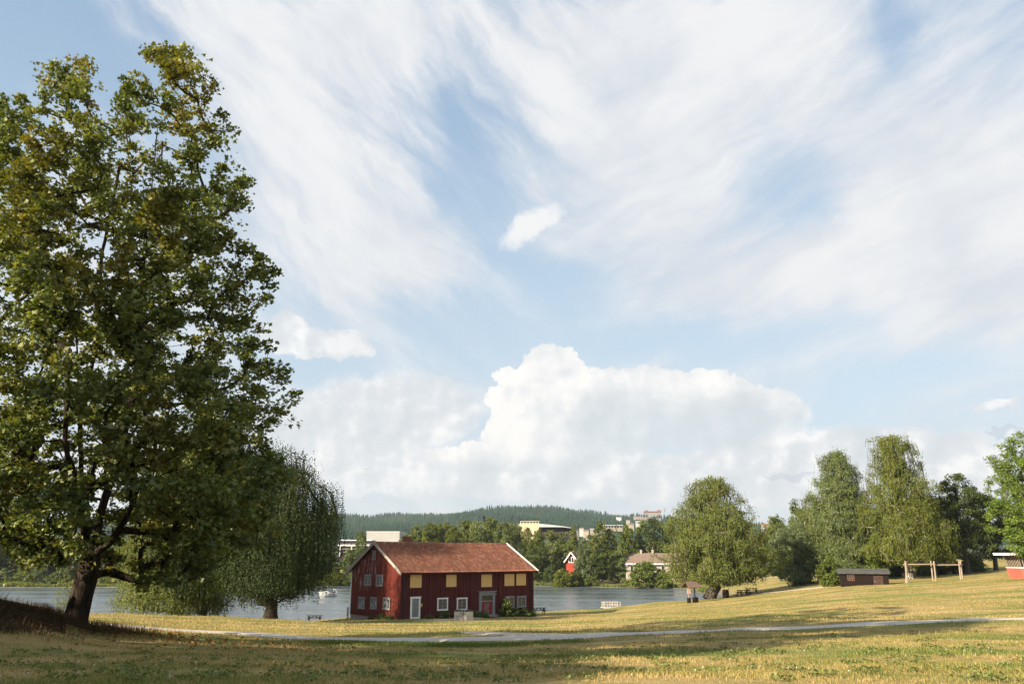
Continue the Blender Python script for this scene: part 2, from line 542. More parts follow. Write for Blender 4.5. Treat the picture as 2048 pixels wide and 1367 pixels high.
def unit(a):
    return a / np.maximum(np.linalg.norm(a, axis=1, keepdims=True), 1e-6)


def leaves(C, D, Nn, size, wid=0.75, fold=0.18):
    """leaf quads: centre C, long axis D, normal Nn"""
    D = unit(D)
    S = unit(np.cross(D, Nn))
    Nn = np.cross(S, D)
    s = size[:, None]
    a = C - D * s * 0.5
    b = C + S * s * wid * 0.5 + D * s * .08 + Nn * s * fold
    c = C + D * s * 0.5
    d = C - S * s * wid * 0.5 + D * s * .08 + Nn * s * fold
    V = np.stack([a, b, c, d], 1).reshape(-1, 3)
    F = np.arange(len(C) * 4).reshape(-1, 4)
    return V, F


LOBE = np.array([(0, -.42), (.30, -.34), (.20, -.12), (.52, .05), (.24, .18), (0, .58), (-.24, .18), (-.52, .05), (-.20, -.12), (-.30, -.34)])


def lobed(C, D, Nn, size):
    D = unit(D); S = unit(np.cross(D, Nn)); Nn = np.cross(S, D)
    vs = []
    for (x, y) in LOBE:
        vs.append(C + S * (x * size)[:, None] + D * (y * size)[:, None] + Nn * (size * (-.35 * abs(x) + .12 * y))[:, None])
    V = np.stack(vs, 1).reshape(-1, 3)
    n = len(C)
    b = (np.arange(n) * 10)[:, None]
    F = np.stack([b + np.array([[0, 1, 2, 8]]), b + np.array([[2, 3, 4, 5]]), b + np.array([[8, 2, 5, 6]]), b + np.array([[9, 8, 6, 7]])], 1).reshape(-1, 4)
    return V, F


def grow(skel, attr, rng, seg=0.6, updroop=0.8):
    """skel: list of polylines (lists of points); returns nodes, parent"""
    nodes, par = [], []
    for line in skel:
        line = [np.array(p, float) for p in line]
        if nodes:
            A = np.array(nodes)
            j = int(np.argmin(np.linalg.norm(A - line[0], axis=1)))
            prev = j
            pts = line if np.linalg.norm(A[j] - line[0]) > 0.05 else line[1:]
            last = nodes[j]
        else:
            nodes.append(line[0]); par.append(-1); prev = 0; pts = line[1:]; last = line[0]
        for q in pts:
            k = max(1, int(np.linalg.norm(q - last) / seg))
            for i in range(1, k + 1):
                p = last + (q - last) * i / k
                if i < k: p = p + rng.randn(3) * 0.05 * seg
                nodes.append(p); par.append(prev); prev = len(nodes) - 1
            last = q
    cap = len(nodes) + len(attr) * 10
    A = np.zeros((cap, 3)); n = len(nodes); A[:n] = nodes
    root = A[0]
    order = np.argsort(np.linalg.norm(attr - A[min(n - 1, 3)], axis=1))
    tips = []
    for q in attr[order]:
        B = A[:n]
        dv = q - B
        d = np.linalg.norm(dv, axis=1)
        cost = d * (1 + updroop * np.clip(-dv[:, 2] / np.maximum(d, 1e-3), 0, 1)) + 0.02 * np.linalg.norm(B - root, axis=1)
        j = int(np.argmin(cost))
        L = d[j]
        k = int(min(6, max(1, L / seg)))
        mid = (A[j] + q) / 2 + np.array([0, 0, -0.10 * L]) + rng.randn(3) * 0.06 * L
        prev = j
        for i in range(1, k + 1):
            f = i / k
            p = (1 - f) ** 2 * A[j] + 2 * f * (1 - f) * mid + f * f * q
            A[n] = p; par.append(prev); prev = n; n += 1
        tips.append(prev)
    return A[:n].copy(), np.array(par), np.array(tips), attr[order]


def wood_mesh(name, A, par, tips, r_tip, expo, r_max=None, sides=6, min_r=0.0, flare=None):
    n = len(A)
    w = np.zeros(n); w[tips] += 1
    for i in range(n - 1, 0, -1):
        w[par[i]] += w[i]
    rad = r_tip * np.maximum(w, 1) ** expo
    if r_max: rad = np.minimum(rad, r_max)
    kids = [[] for _ in range(n)]
    for i in range(1, n): kids[par[i]].append(i)
    mb = MB()
    stack = [(0, None)]
    while stack:
        s, p0 = stack.pop()
        chain = [s] if p0 is None else [p0, s]
        while kids[chain[-1]]:
            ks = sorted(kids[chain[-1]], key=lambda k: -w[k])
            for k in ks[1:]: stack.append((k, chain[-1]))
            chain.append(ks[0])
        rr = [rad[i] for i in chain]
        if p0 is not None: rr[0] = min(rr[0], rr[1] * 1.15)
        if max(rr) < min_r: continue
        if flare and p0 is None:
            for q in range(len(chain)):
                hh = A[chain[q]][2] - A[0][2]
                rr[q] *= 1 + flare * math.exp(-max(hh, 0) / 0.5)
        m_ = sides if max(rr) > 0.06 else (4 if max(rr) > 0.02 else 3)
        mb.tube([A[i] for i in chain], rr, m_, cap=False)
    me = bpy.data.meshes.new(name)
    me.from_pydata(mb.v, [], mb.f)
    for p in me.polygons: p.use_smooth = True
    me.update()
    return me


def ellipsoid_pts(rng, n):
    d = unit(rng.randn(n, 3))
    r = rng.rand(n, 1) ** (1 / 2.2)
    return d * r


def spray(rng, centers, n, rad, size, outward, flat=0.55, droop=0.35, lob=False, hue=None, up=0.6):
    """leaf clumps around centres"""
    C = np.repeat(centers, n, axis=0)
    k = len(C)
    off = ellipsoid_pts(rng, k) * rad * np.repeat(0.7 + 0.6 * rng.rand(len(centers)), n)[:, None]
    off[:, 2] *= flat
    P = C + off
    out = np.repeat(outward, n, axis=0)
    D = unit(out * 0.7 + rng.randn(k, 3) * 0.7 + unit(off) * .5 + np.array([0, 0, -droop]))
    N = unit(rng.randn(k, 3) * 0.50 + np.array([0, 0, up]) + out * 0.35 + unit(off) * .45)
    s = size * (0.65 + 0.7 * rng.rand(k))
    rnd = np.clip(np.repeat(rng.rand(len(centers)) * .5, n) + rng.rand(k) * .5, 0, 1)
    if lob:
        V, F = lobed(P, D, N, s); m_ = 4
    else:
        V, F = leaves(P, D, N, s); m_ = 1
    at_ = {'rnd': np.repeat(rnd, m_)}
    if hue is not None: at_['hue'] = np.repeat(np.clip(np.repeat(hue, n) + rng.randn(k) * .15, 0, 1), m_)
    return V, F, at_


def join_parts(lst):
    Vs, Fs, A = [], [], {}
    b = 0
    for V, F, a in lst:
        Vs.append(V); Fs.append(F + b); b += len(V)
        for k in a: A.setdefault(k, []).append(a[k])
    return np.concatenate(Vs), np.concatenate(Fs), {k: np.concatenate(v) for k, v in A.items()}


def crown_points(rng, n, prof, H, sx=1.0, shell=0.55, holes=0.0, nsc=0.35, seed=1.0):
    """points in a crown; prof = [(h fraction, radius)]"""
    hs = np.array([p[0] for p in prof]) * H
    rr = np.array([p[1] for p in prof])
    out = []
    while len(out) < n:
        z = rng.uniform(hs[0], hs[-1])
        R_ = np.interp(z, hs, rr)
        if rng.rand() > (R_ / rr.max()) ** 1.5 + 0.04: continue
        a = rng.rand() * 2 * math.pi
        lump = 0.80 + 0.52 * mnoise.noise(Vector((math.cos(a) * 1.3 + seed, math.sin(a) * 1.3, z * 0.28 + seed)))
        r = R_ * lump * (shell + (1 - shell) * rng.rand()) if rng.rand() < 0.8 else R_ * rng.rand()
        p = (r * math.cos(a), r * math.sin(a), z)
        if holes and mnoise.noise(Vector((p[0] * nsc + seed, p[1] * nsc, p[2] * nsc))) < -0.5 + holes: continue
        out.append(p)
    return np.array(out)


def make_broadleaf(name, seed, H, prof, n_cl, n_leaf, rad, size, trunk_r, fork=0.25, holes=0.25, flat=0.7, droop=0.3, expo=0.42):
    rng = rs(seed)
    P = crown_points(rng, n_cl, prof, H, holes=holes, seed=seed * 1.7)
    sk = [[(0, 0, -.3), (0.05 * H * .1, 0, H * fork), (0.1, 0.1, H * 0.6), (0, 0, H * .85)]]
    A, par, tips, at_ = grow(sk, P, rng, seg=H * 0.05)
    wm = wood_mesh(name + '_trunk', A, par, tips, trunk_r / (n_cl ** expo), expo, sides=8, min_r=0.03, flare=.35)
    c0 = np.array([0, 0, H * 0.45])
    outw = unit(P - c0)
    V, F, a = spray(rng, P, n_leaf, rad, size, outw, flat, droop)
    cm = mesh_np(name + '_crown', V, F, a)
    return wm, cm


def make_weeping(name, seed, H, prof, n_at, strands, Lmin, Lmax, size, trunk_r, step=0.16, zmin=1.6, bark=True, skel=None, expo=0.42, holes=0.25, spread=0.35, lump=0.35, hmul=1.0, wood_min=0.018, spr=44):
    rng = rs(seed)
    P = crown_points(rng, n_at, prof, H, shell=0.35, holes=holes, seed=seed * 1.3)
    sk = skel or [[(0, 0, -.3), (0.15, 0, H * .2), (0.0, 0.1, H * .5), (0.1, 0, H * .93)]]
    A, par, tips, at_ = grow(sk, P, rng, seg=H * .045, updroop=1.2)
    wm = wood_mesh(name + '_trunk', A, par, tips, trunk_r / (n_at ** expo), expo, sides=8, min_r=wood_min, flare=.4)
    Cs, Ds, rn = [], [], []
    for p in P:
        cl = rng.rand() * .5
        rad_dir = np.array([p[0], p[1], 0.0]); rad_dir /= max(np.linalg.norm(rad_dir), .1)
        k = spr
        o_ = ellipsoid_pts(rng, k) * spread * 1.5
        o_[:, 2] *= .7
        Cs.append(p + o_); Ds.append(rng.randn(k, 3) * .6 + rad_dir * .6 + [0, 0, -.5]); rn.append(np.clip(cl + rng.rand(k) * .3, 0, 1))
        for s in range(strands):
            L = rng.uniform(Lmin, Lmax) * (0.6 + 0.8 * rng.rand())
            st = p + rng.randn(3) * np.array([spread, spread, spread * .6])
            L = min(L, max(0.6, st[2] - zmin - rng.rand() * 1.2))
            k = int(L / step)
            if k < 2: continue
            q = np.arange(k) * step
            sway = rng.randn(3) * 0.05
            arc = 0.22 * (1 - np.exp(-q * 1.3))
            x = st[0] + rad_dir[0] * arc + sway[0] * q + rng.randn(k) * .05
            y = st[1] + rad_dir[1] * arc + sway[1] * q + rng.randn(k) * .05
            z = st[2] - q + 0.15 * np.exp(-q * 2)
            Cs.append(np.stack([x, y, z], 1))
            Ds.append(np.stack([rng.randn(k) * .45, rng.randn(k) * .45, -np.ones(k)], 1))
            rn.append(np.clip(cl + rng.rand() * .2 + rng.rand(k) * .2, 0, 1))
    C = np.concatenate(Cs); D = np.concatenate(Ds); rnd = np.concatenate(rn)
    # short upright leafing where the strands start so the crown reads closed at the top
    N = unit(unit(np.stack([C[:, 0], C[:, 1], np.zeros(len(C))], 1)) * 0.9 + [0, 0, .3] + rng.randn(len(C), 3) * .55)
    V, F = leaves(C, D, N, size * (0.7 + 0.6 * rng.rand(len(C))), wid=.62)
    cm = mesh_np(name + '_crown', V, F, {'rnd': rnd})
    return wm, cm


def make_conifer(name, seed, H, Rb, rows, per, size, trunk_r, base=0.08):
    rng = rs(seed)
    Cs, Ds = [], []
    for i in range(rows):
        f = i / (rows - 1)
        z = H * (base + (1 - base) * f)
        R_ = Rb * (1 - f) ** 0.85 + 0.12
        nb = max(5, int(per * (1 - f * .6)))
        a0 = rng.rand() * 6.28
        for b in range(nb):
            a = a0 + b * 6.283 / nb + rng.randn() * .12
            L = R_ * rng.uniform(.75, 1.12)
            k = max(2, int(L / (size * .45)))
            q = np.linspace(.1, 1, k)
            x = np.cos(a) * L * q; y = np.sin(a) * L * q; zz = z - 0.28 * L * q + .16 * L * q * q + rng.randn(k) * .05
            Cs.append(np.stack([x, y, zz], 1))
            Ds.append(np.stack([np.cos(a) + rng.randn(k) * .5, np.sin(a) + rng.randn(k) * .5, rng.randn(k) * .2 - .35], 1))
    C = np.concatenate(Cs); D = np.concatenate(Ds)
    V, F = leaves(C, D, unit(rng.randn(len(C), 3) * .5 + [0, 0, 1]), size * (.8 + .5 * rng.rand(len(C))), wid=.7)
    cm = mesh_np(name + '_crown', V, F, {'rnd': rng.rand(len(C))})
    mb = MB().tube([(0, 0, -.3), (0, 0, H * .5), (0, 0, H * .98)], [trunk_r, trunk_r * .55, .02], 7)
    me = bpy.data.meshes.new(name + '_trunk'); me.from_pydata(mb.v, [], mb.f); me.update()
    return cm and (me, cm)


def place_tree(kind, wm, cm, wmat, cmat, loc, rz, sc, label, cat='tree', group=None):
    e = empty(kind, loc, rz, label, cat, group)
    e.scale = sc
    if wm is not None: link('trunk', wm, wmat, e)
    link('crown', cm, cmat, e)
    return e


# ---------------------------------------------------------------- foliage and bark materials
G_MAPLE = leaf_mat('maple_leaves', [(0, (0.024, 0.046, 0.004)), (.35, (0.055, 0.088, 0.008)), (.7, (0.115, 0.155, 0.015)), (1, (0.20, 0.235, 0.028))], 0.34,
                   [(0, (0.07, 0.072, 0.008)), (.5, (0.16, 0.15, 0.018)), (.8, (0.21, 0.135, 0.024)), (1, (0.31, 0.28, 0.05))], gloss=.16)
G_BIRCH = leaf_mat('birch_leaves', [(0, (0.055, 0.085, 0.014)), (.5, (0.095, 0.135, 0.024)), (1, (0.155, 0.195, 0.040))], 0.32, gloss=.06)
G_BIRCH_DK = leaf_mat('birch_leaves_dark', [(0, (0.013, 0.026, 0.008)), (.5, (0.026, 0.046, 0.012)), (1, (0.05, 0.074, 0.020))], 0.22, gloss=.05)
G_OLIVE = leaf_mat('olive_birch_leaves', [(0, (0.064, 0.088, 0.015)), (.5, (0.115, 0.148, 0.028)), (1, (0.18, 0.208, 0.046))], 0.32, gloss=.05)
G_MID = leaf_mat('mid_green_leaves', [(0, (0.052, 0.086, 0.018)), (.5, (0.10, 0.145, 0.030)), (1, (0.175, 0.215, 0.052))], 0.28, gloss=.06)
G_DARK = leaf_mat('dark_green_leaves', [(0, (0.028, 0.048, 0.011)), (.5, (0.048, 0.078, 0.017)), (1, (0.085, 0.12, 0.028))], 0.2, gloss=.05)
G_BRIGHT = leaf_mat('bright_green_leaves', [(0, (0.055, 0.105, 0.008)), (.5, (0.105, 0.18, 0.014)), (1, (0.18, 0.265, 0.028))], 0.38, gloss=.06)
G_PINE = leaf_mat('pine_needles', [(0, (0.052, 0.078, 0.016)), (.5, (0.10, 0.135, 0.026)), (1, (0.18, 0.205, 0.042))], 0.15, gloss=.04)
G_WILLOW = leaf_mat('willow_leaves', [(0, (0.06, 0.09, 0.035)), (.5, (0.105, 0.145, 0.055)), (1, (0.17, 0.21, 0.09))], 0.3, gloss=.08)
G_SPRUCE = leaf_mat('spruce_needles', [(0, (0.012, 0.024, 0.012)), (.5, (0.022, 0.042, 0.018)), (1, (0.045, 0.07, 0.028))], 0.12, gloss=.04)
B_MAPLE = bark_mat('maple_bark', (0.012, 0.009, 0.007), (0.058, 0.043, 0.031), (7, 7, 0.9))
B_GREY = bark_mat('grey_bark', (0.05, 0.042, 0.034), (0.14, 0.12, 0.10))
B_BIRCH = bark_mat('birch_bark', (0.05, 0.04, 0.035), (0.12, 0.10, 0.085), white=(0.5, 0.48, 0.45))
B_DARK = bark_mat('dark_bark', (0.02, 0.015, 0.012), (0.06, 0.045, 0.035))

# ---------------------------------------------------------------- the big maple
MY = 28.0
def mpt(px, py, dz=0.0):
    p = at(px, py, MY + dz)
    return np.array(p)
mbase = mpt(150, 1262)
mbase[2] = h1(mbase[0], mbase[1]) - 0.2
# outline of the crown: row -> left px, right px
OUT = [(72, 350, 372), (100, 225, 385), (128, 95, 410), (160, 20, 450), (200, -20, 455), (240, -60, 485), (300, -90, 505), (360, -115, 525), (400, -130, 530), (440, -140, 510), (500, -150, 530), (540, -160, 580), (600, -170, 590), (650, -175, 600), (700, -185, 570), (760, -200, 610), (800, -200, 620), (850, -200, 600), (900, -190, 612), (950, -180, 600), (1000, -170, 590), (1040, -150, 580), (1080, -100, 565), (1110, 10, 530), (1135, 60, 500), (1165, 225, 450)]
oy = np.array([o[0] for o in OUT]); ol = np.array([o[1] for o in OUT]); orr = np.array([o[2] for o in OUT])
rng = rs(11)
att = []
zlo = mpt(0, 1135)[2]; zhi = mpt(0, 78)[2]
while len(att) < 2300:
    row = rng.uniform(98, 1165)
    l, r = np.interp(row, oy, ol), np.interp(row, oy, orr)
    L = mpt(l, row)[0]; Rr = mpt(r, row)[0]
    cx, hw = (L + Rr) / 2, (Rr - L) / 2
    if rng.rand() > (hw / 7.0) ** 1.3: continue
    rad = rng.rand() ** 0.42
    a = rng.rand() * 6.283
    dx, dy = rad * math.cos(a), rad * math.sin(a)
    dyy = dy * min(hw, 6.5) * 0.95
    px = (l + r) / 2 + dx * (r - l) / 2 * 0.94
    p = mpt(px, row, dyy)
    # gap between the two tops
    if row < 210 and 180 < px < 235: continue
    if row < 135 and 60 < px < 90: continue
    if row < 480 and abs(px - 222) < 14 * (480 - row) / 260: continue
    nz = mnoise.noise(Vector((p[0] * .42 + 3.1, p[1] * .42, p[2] * .50)))
    if nz < (0.0 if row < 640 else -0.12): continue
    if mnoise.noise(Vector((p[0] * .85, p[1] * .85 + 9, p[2] * 1.0))) < -.10: continue
    if 165 < px < 290 and row > 1005 and dyy < .3: continue
    if row > 1125 and px < 215: continue
    att.append(p)
att = np.array(att)
sk = [
    [mbase, mpt(152, 1235), mpt(163, 1190), mpt(176, 1145), mpt(184, 1112)],
    [mpt(184, 1112), mpt(222, 1082, -.3), mpt(252, 1035, -.6), mpt(285, 965, -1.0), mpt(318, 880, -1.4), mpt(380, 760, -1.6)],
    [mpt(184, 1112), mpt(200, 1030, .6), mpt(240, 900, .8), mpt(266, 790, .6), mpt(284, 620, .3), mpt(292, 460, 0), mpt(315, 250, 0)],
    [mpt(184, 1112), mpt(168, 1020, 0), mpt(160, 860, -.3), mpt(152, 640, -.5), mpt(134, 440, -.3), mpt(112, 240, 0)],
    [mpt(160, 860, -.3), mpt(190, 700, .8), mpt(205, 500, .9), mpt(240, 330, .5)],
    [mpt(170, 1040, 0), mpt(90, 950, -1.5), mpt(20, 875, -2.0), mpt(-90, 760, -1.5)],
    [mpt(176, 1080, 0), mpt(210, 1000, 3), mpt(230, 880, 4.5), mpt(260, 700, 4.5)],
    [mpt(176, 1080, 0), mpt(160, 990, -2.5), mpt(130, 880, -3.8), mpt(140, 700, -4.0)],
    [mpt(285, 965, -1.0), mpt(400, 925, -1.5), mpt(480, 880, -1.6), mpt(545, 830, -1.2)],
    [mpt(240, 900, .8), mpt(340, 760, 1.6), mpt(430, 640, 1.8), mpt(500, 560, 1.2)],
]
A, par, tips, att = grow(sk, att, rng, seg=0.42, updroop=1.0)
# local frame
org = Vector(mbase)
wm = wood_mesh('maple_trunk', A - mbase, par, tips, 0.0105, 0.455, r_max=0.45, sides=12, flare=0.22)
tree = empty('maple_tree', org, 0, 'huge old maple with browning leaves at the left edge of the meadow', 'tree')
link('trunk', wm, B_MAPLE, tree)
ax = np.array([mpt(190, 700)[0], MY, 0])
ow = att - ax; ow[:, 2] *= 0.3; ow = unit(ow)
pnz = vnoise(att, .33, 5.0)
hrow = np.array([ (a[2]) for a in att])
topf = np.clip((att[:, 2] - 12) / 14, 0, 1)
hue = np.clip((pnz - 0.08) * 1.7 + 0.30 * topf + .10, 0, 0.7)
V, F, a_ = spray(rng, att - mbase, 52, 0.38, 0.15, ow, .62, .45, True, hue, up=.8)
n_lf = 36
V2, F2, a2 = spray(rng, att[::2] - mbase + rng.randn(len(att[::2]), 3) * .35, 12, 0.45, 0.16, ow[::2], .7, .5, True, hue[::2] * .6, up=.7)
V, F, a_ = join_parts([(V, F, a_), (V2, F2, a2)])
link('crown', mesh_np('maple_crown', V, F, a_), G_MAPLE, tree)
# ---------------------------------------------------------------- weeping birches by the shore (left)
def wt(label, px, py, Y, top, prof, seed, mat, bark, n_at, strands, Lmin, Lmax, size, trunk_r, name='weeping_birch', zmin=1.4, group=None, skel=None, step=None, holes=.25, spread=.5, loc=None, expo=.42, wmin=.02, spr=44):
    if loc is None:
        loc = at(px, py, Y)
        loc.z = h1(loc.x, loc.y)
    H = at(px, top, Y).z - loc.z
    prof = [(a, b * Y / 1649.0) for a, b in prof]
    sk = skel(H) if skel else None
    wm, cm = make_weeping(name, seed, H, prof, n_at, strands, Lmin, Lmax, size, trunk_r, step or size * 1.15, zmin, skel=sk, holes=holes, spread=spread, expo=expo, wood_min=wmin, spr=spr)
    return place_tree(name, wm, cm, bark, mat, loc, 0, (1, 1, 1), label, 'tree', group)


# dark tree right of the maple (crown spans px 425..690)
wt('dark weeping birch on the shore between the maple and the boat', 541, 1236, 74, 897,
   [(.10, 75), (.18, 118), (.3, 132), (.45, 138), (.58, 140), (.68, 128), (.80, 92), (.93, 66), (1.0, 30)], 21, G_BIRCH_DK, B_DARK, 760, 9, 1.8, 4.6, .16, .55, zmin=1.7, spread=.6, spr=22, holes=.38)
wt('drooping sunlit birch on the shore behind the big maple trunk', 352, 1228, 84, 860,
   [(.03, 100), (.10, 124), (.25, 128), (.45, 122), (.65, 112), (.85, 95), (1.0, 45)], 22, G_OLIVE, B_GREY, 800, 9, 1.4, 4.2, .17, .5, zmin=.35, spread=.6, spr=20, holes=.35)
wt('dark hanging birch added between the other two shore birches to shade the red house', 402, 1231, 82, 815,  # extra tree behind the maple boughs, added partly to shade the red house
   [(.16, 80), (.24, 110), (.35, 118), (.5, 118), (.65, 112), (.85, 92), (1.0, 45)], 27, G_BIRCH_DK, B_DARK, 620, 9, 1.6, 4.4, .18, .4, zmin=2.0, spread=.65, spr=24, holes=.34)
# further shore trees on the left, behind the maple crown: they shade the red house
for px, Y, H, R_, sd, lab in []:
    p = ground_at(px, Y)
    wm, cm = make_broadleaf('shore_tree', sd, H, [(.32, R_ * .6), (.45, R_), (.65, R_ * .95), (.85, R_ * .7), (1, R_ * .25)], 260, 60, .9, .32, .4)
    place_tree('shore_tree', wm, cm, B_GREY, G_MID, p, 0, (1, 1, 1), lab)

# ---------------------------------------------------------------- central birch
def sk_c(H):
    s = H
    return [[(-1.3, 0, -.3), (-.7, 0, s * .05), (0.0, 0, s * .10), (.25, 0, s * .16)],
            [(.25, 0, s * .16), (.6, 0, s * .3), (.4, .2, s * .55), (.2, 0, s * .92)],
            [(0, 0, s * .12), (-2.0, -.2, s * .18), (-4.0, -.3, s * .24), (-6, 0, s * .4), (-7, 0, s * .55)],
            [(.25, 0, s * .16), (2.3, 0, s * .12), (4, -.2, s * .17), (6, -.3, s * .30)],
            [(.25, 0, s * .16), (2.0, .8, s * .34), (3.2, 1.0, s * .6), (3.3, .5, s * .8)],
            [(.1, 0, s * .14), (-1.0, -1.5, s * .34), (-1.6, -2.0, s * .6)],
            [(.1, 0, s * .14), (1.0, -2.0, s * .30), (2.4, -3.4, s * .5)]]
cen = at(1434, 1197, 135); cen.z = h1(cen.x, cen.y)
wt('broad sunlit olive green birch standing alone on the lake shore', 1434, 1197, 135, 955,
   [(.12, 100), (.17, 126), (.24, 132), (.35, 130), (.5, 120), (.62, 108), (.70, 86), (.80, 66), (.92, 52), (1.0, 28)], 23, G_OLIVE, B_GREY, 1400, 5, .7, 1.8, .23, .85, name='birch_tree', zmin=2.0, skel=sk_c, loc=cen, spread=.62, step=.2, holes=.2)

# ---------------------------------------------------------------- right hand trees
wt('tall yellow green birch with hanging branches behind the wooden swing frame', 1822, 1166, 139, 872,
   [(.10, 84), (.2, 98), (.34, 98), (.48, 86), (.58, 80), (.66, 68), (.74, 54), (.84, 52), (.94, 52), (1.0, 40)], 24, G_OLIVE, B_BIRCH, 1250, 5, 1.0, 2.6, .23, .42, zmin=2.6, spread=.55, holes=.36, step=.22)
wt('tall dense green birch rising directly behind the dark wooden shed', 1700, 1168, 148, 905,
   [(.05, 84), (.15, 94), (.3, 90), (.5, 76), (.65, 64), (.8, 52), (.9, 40), (1.0, 22)], 25, G_BIRCH, B_BIRCH, 1300, 4, .8, 2.2, .25, .45, zmin=.6, spread=.6, holes=.2, step=.24)
wt('yellowing birch left of the dense birch behind the shed', 1640, 1168, 160, 985,
   [(.05, 50), (.2, 60), (.4, 58), (.6, 46), (.8, 32), (1.0, 10)], 26, G_OLIVE, B_BIRCH, 560, 5, .8, 2.2, .24, .35, zmin=.6, spread=.6, holes=.15, step=.26)

def bl(label, px, Y, base, top, wpx, seed, mat, n_cl=260, n_leaf=55, size=.3, rad=.9, low=.12, kind='deciduous_tree', cat='tree', barkm=None, profk=None, holes=.2, group=None, tr=.3, yy=None):
    p = ground_at(px, Y)
    x = at(px, base, Y).x
    p = Vector((x, Y, h1(x, Y)))
    H = at(px, top, Y).z - p.z
    R_ = wpx / 2 * Y / 1649.0
    prof = profk or [(low, .6), (low + .12, .88), (.45, 1), (.65, .92), (.82, .7), (.94, .42), (1, .15)]
    prof = [(a, b * R_) for a, b in prof]
    wm, cm = make_broadleaf(kind, seed, H, prof, n_cl, n_leaf, rad, size, tr, holes=holes)
    return place_tree(kind, wm, cm, barkm or B_GREY, mat, p, 0, (1, 1, 1), label, cat, group)

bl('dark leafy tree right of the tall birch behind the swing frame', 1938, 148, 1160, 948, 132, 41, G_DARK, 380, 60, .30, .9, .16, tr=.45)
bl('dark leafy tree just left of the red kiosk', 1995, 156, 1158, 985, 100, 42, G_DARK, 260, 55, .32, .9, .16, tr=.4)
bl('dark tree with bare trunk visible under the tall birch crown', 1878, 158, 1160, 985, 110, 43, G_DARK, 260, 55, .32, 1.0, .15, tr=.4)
bl('bright green leafy tree at the right edge above the kiosk', 2098, 99, 1150, 868, 196, 44, G_BRIGHT, 800, 60, .21, .7, .17, tr=.4)
bl('grey green bushy tree standing left of the dirt track', 1596, 152, 1172, 1040, 104, 45, G_WILLOW, 320, 60, .26, .8, .03, tr=.2, kind='bushy_tree')
bl('dark spruce like tree top rising above the yellowing birch', 1604, 178, 1165, 985, 56, 46, G_MID, 200, 50, .32, .8, .1, profk=[(.1, 1), (.4, .9), (.7, .55), (1, .06)])
bl('loose green tree at the left end of the right hand grove', 1562, 200, 1165, 1030, 66, 47, G_MID, 200, 50, .34, .9, .08)
bl('low mid green tree behind the grey green bushy tree', 1620, 205, 1165, 1018, 70, 48, G_MID, 200, 50, .34, .9, .05)
bl('dark filler tree behind the dark wooden shed', 1752, 168, 1165, 1040, 92, 49, G_DARK, 220, 55, .34, 1.0, .03)
bl('light green young tree between the shed and the swing frame', 1764, 141, 1168, 1062, 54, 50, G_BRIGHT, 150, 60, .24, .6, .1)
bl('dense dark green bush at the left end of the shed', 1662, 127, 1171, 1108, 46, 51, G_MID, 130, 70, .22, .5, .0, kind='bush', cat='bush', tr=.06)
bl('pale green bush at the foot of the grey green bushy tree', 1597, 146, 1172, 1142, 34, 52, G_WILLOW, 60, 60, .22, .5, .0, kind='bush', cat='bush', tr=.05)
for i, (px, top, w, lab) in enumerate([(1790, 1108, 52, 'dark shrub behind the left leg of the swing frame'), (1845, 1112, 60, 'dark shrub seen between the first swing posts'), (1895, 1112, 56, 'dark shrub seen under the right swing beam'), (1950, 1116, 60, 'dark shrub right of the swing frame'), (1742, 1120, 44, 'low shrub behind the right end of the shed')]):
    bl(lab, px, 152, 1160, top, w, 60 + i, G_MID if i % 2 else G_DARK, 110, 55, .28, .6, .0, kind='shrub', cat='shrub', tr=.05, group='undergrowth along the right hand grove')

# trees outside the frame on the left, which throw the foreground shade
for i, (x, y, H, R_) in enumerate([(-19.5, 11, 23.5, 6.5), (-17.5, .5, 10.5, 5.0), (-25, 5, 14, 6.2), (-31, 11, 11, 6), (-29, -8, 17, 7)]):
    if i == 0:
        wmo, cmo = make_broadleaf('garden_tree', 71, 15, [(.2, 4), (.35, 6.2), (.6, 6), (.82, 4.4), (1, 1.2)], 230, 40, 1.0, .42, .4, holes=.3)
    place_tree('garden_tree', wmo, cmo, B_GREY, G_MID, (x, y, h1(x, y)), i * 1.7, (R_ / 6, R_ / 6, H / 15), ['tall leafy garden tree standing just left of the view', 'small leafy garden tree beside the viewpoint on the left', 'leafy garden tree between the smaller and the tall garden tree', 'garden tree furthest left on the bank', 'garden tree behind the viewpoint on the left'][i], 'tree')

# ---------------------------------------------------------------- far shore trees: shared prototypes
PINE = [make_broadleaf('pine', 80 + i, 16, [(.38, 1.6), (.5, 3.0), (.68, 4.3), (.85, 3.9), (.95, 2.6), (1, 1.0)], 95, 90, 1.15, .42, .3, holes=.1, flat=.6, droop=.0) for i in range(3)]
DEC = [make_broadleaf('dec', 90 + i, 16, [(.06, 2.6), (.2, 4.2), (.45, 4.8), (.7, 4.0), (.88, 2.6), (1, .6)], 130, 75, 1.1, .46, .3, holes=.15) for i in range(4)]
TALL = [make_broadleaf('tall', 100 + i, 16, [(.05, 1.8), (.25, 2.9), (.5, 3.0), (.75, 2.2), (.9, 1.3), (1, .25)], 110, 70, .95, .42, .22, holes=.15, droop=.6) for i in range(3)]
BUSH = [make_broadleaf('bsh', 110 + i, 6, [(0, 3.2), (.25, 4.4), (.55, 4.2), (.8, 2.9), (1, .8)], 100, 75, .8, .36, .1, holes=.1) for i in range(2)]
SPR = [make_conifer('spr', 120 + i, 18, 3.2, 22, 13, .75, .2) for i in range(2)]
PROTO = {'pine': (PINE, 16, 4.3, B_GREY), 'dec': (DEC, 16, 4.8, B_GREY), 'tall': (TALL, 16, 3.0, B_BIRCH), 'bush': (BUSH, 6, 4.4, B_DARK), 'spr': (SPR, 18, 3.2, B_DARK)}
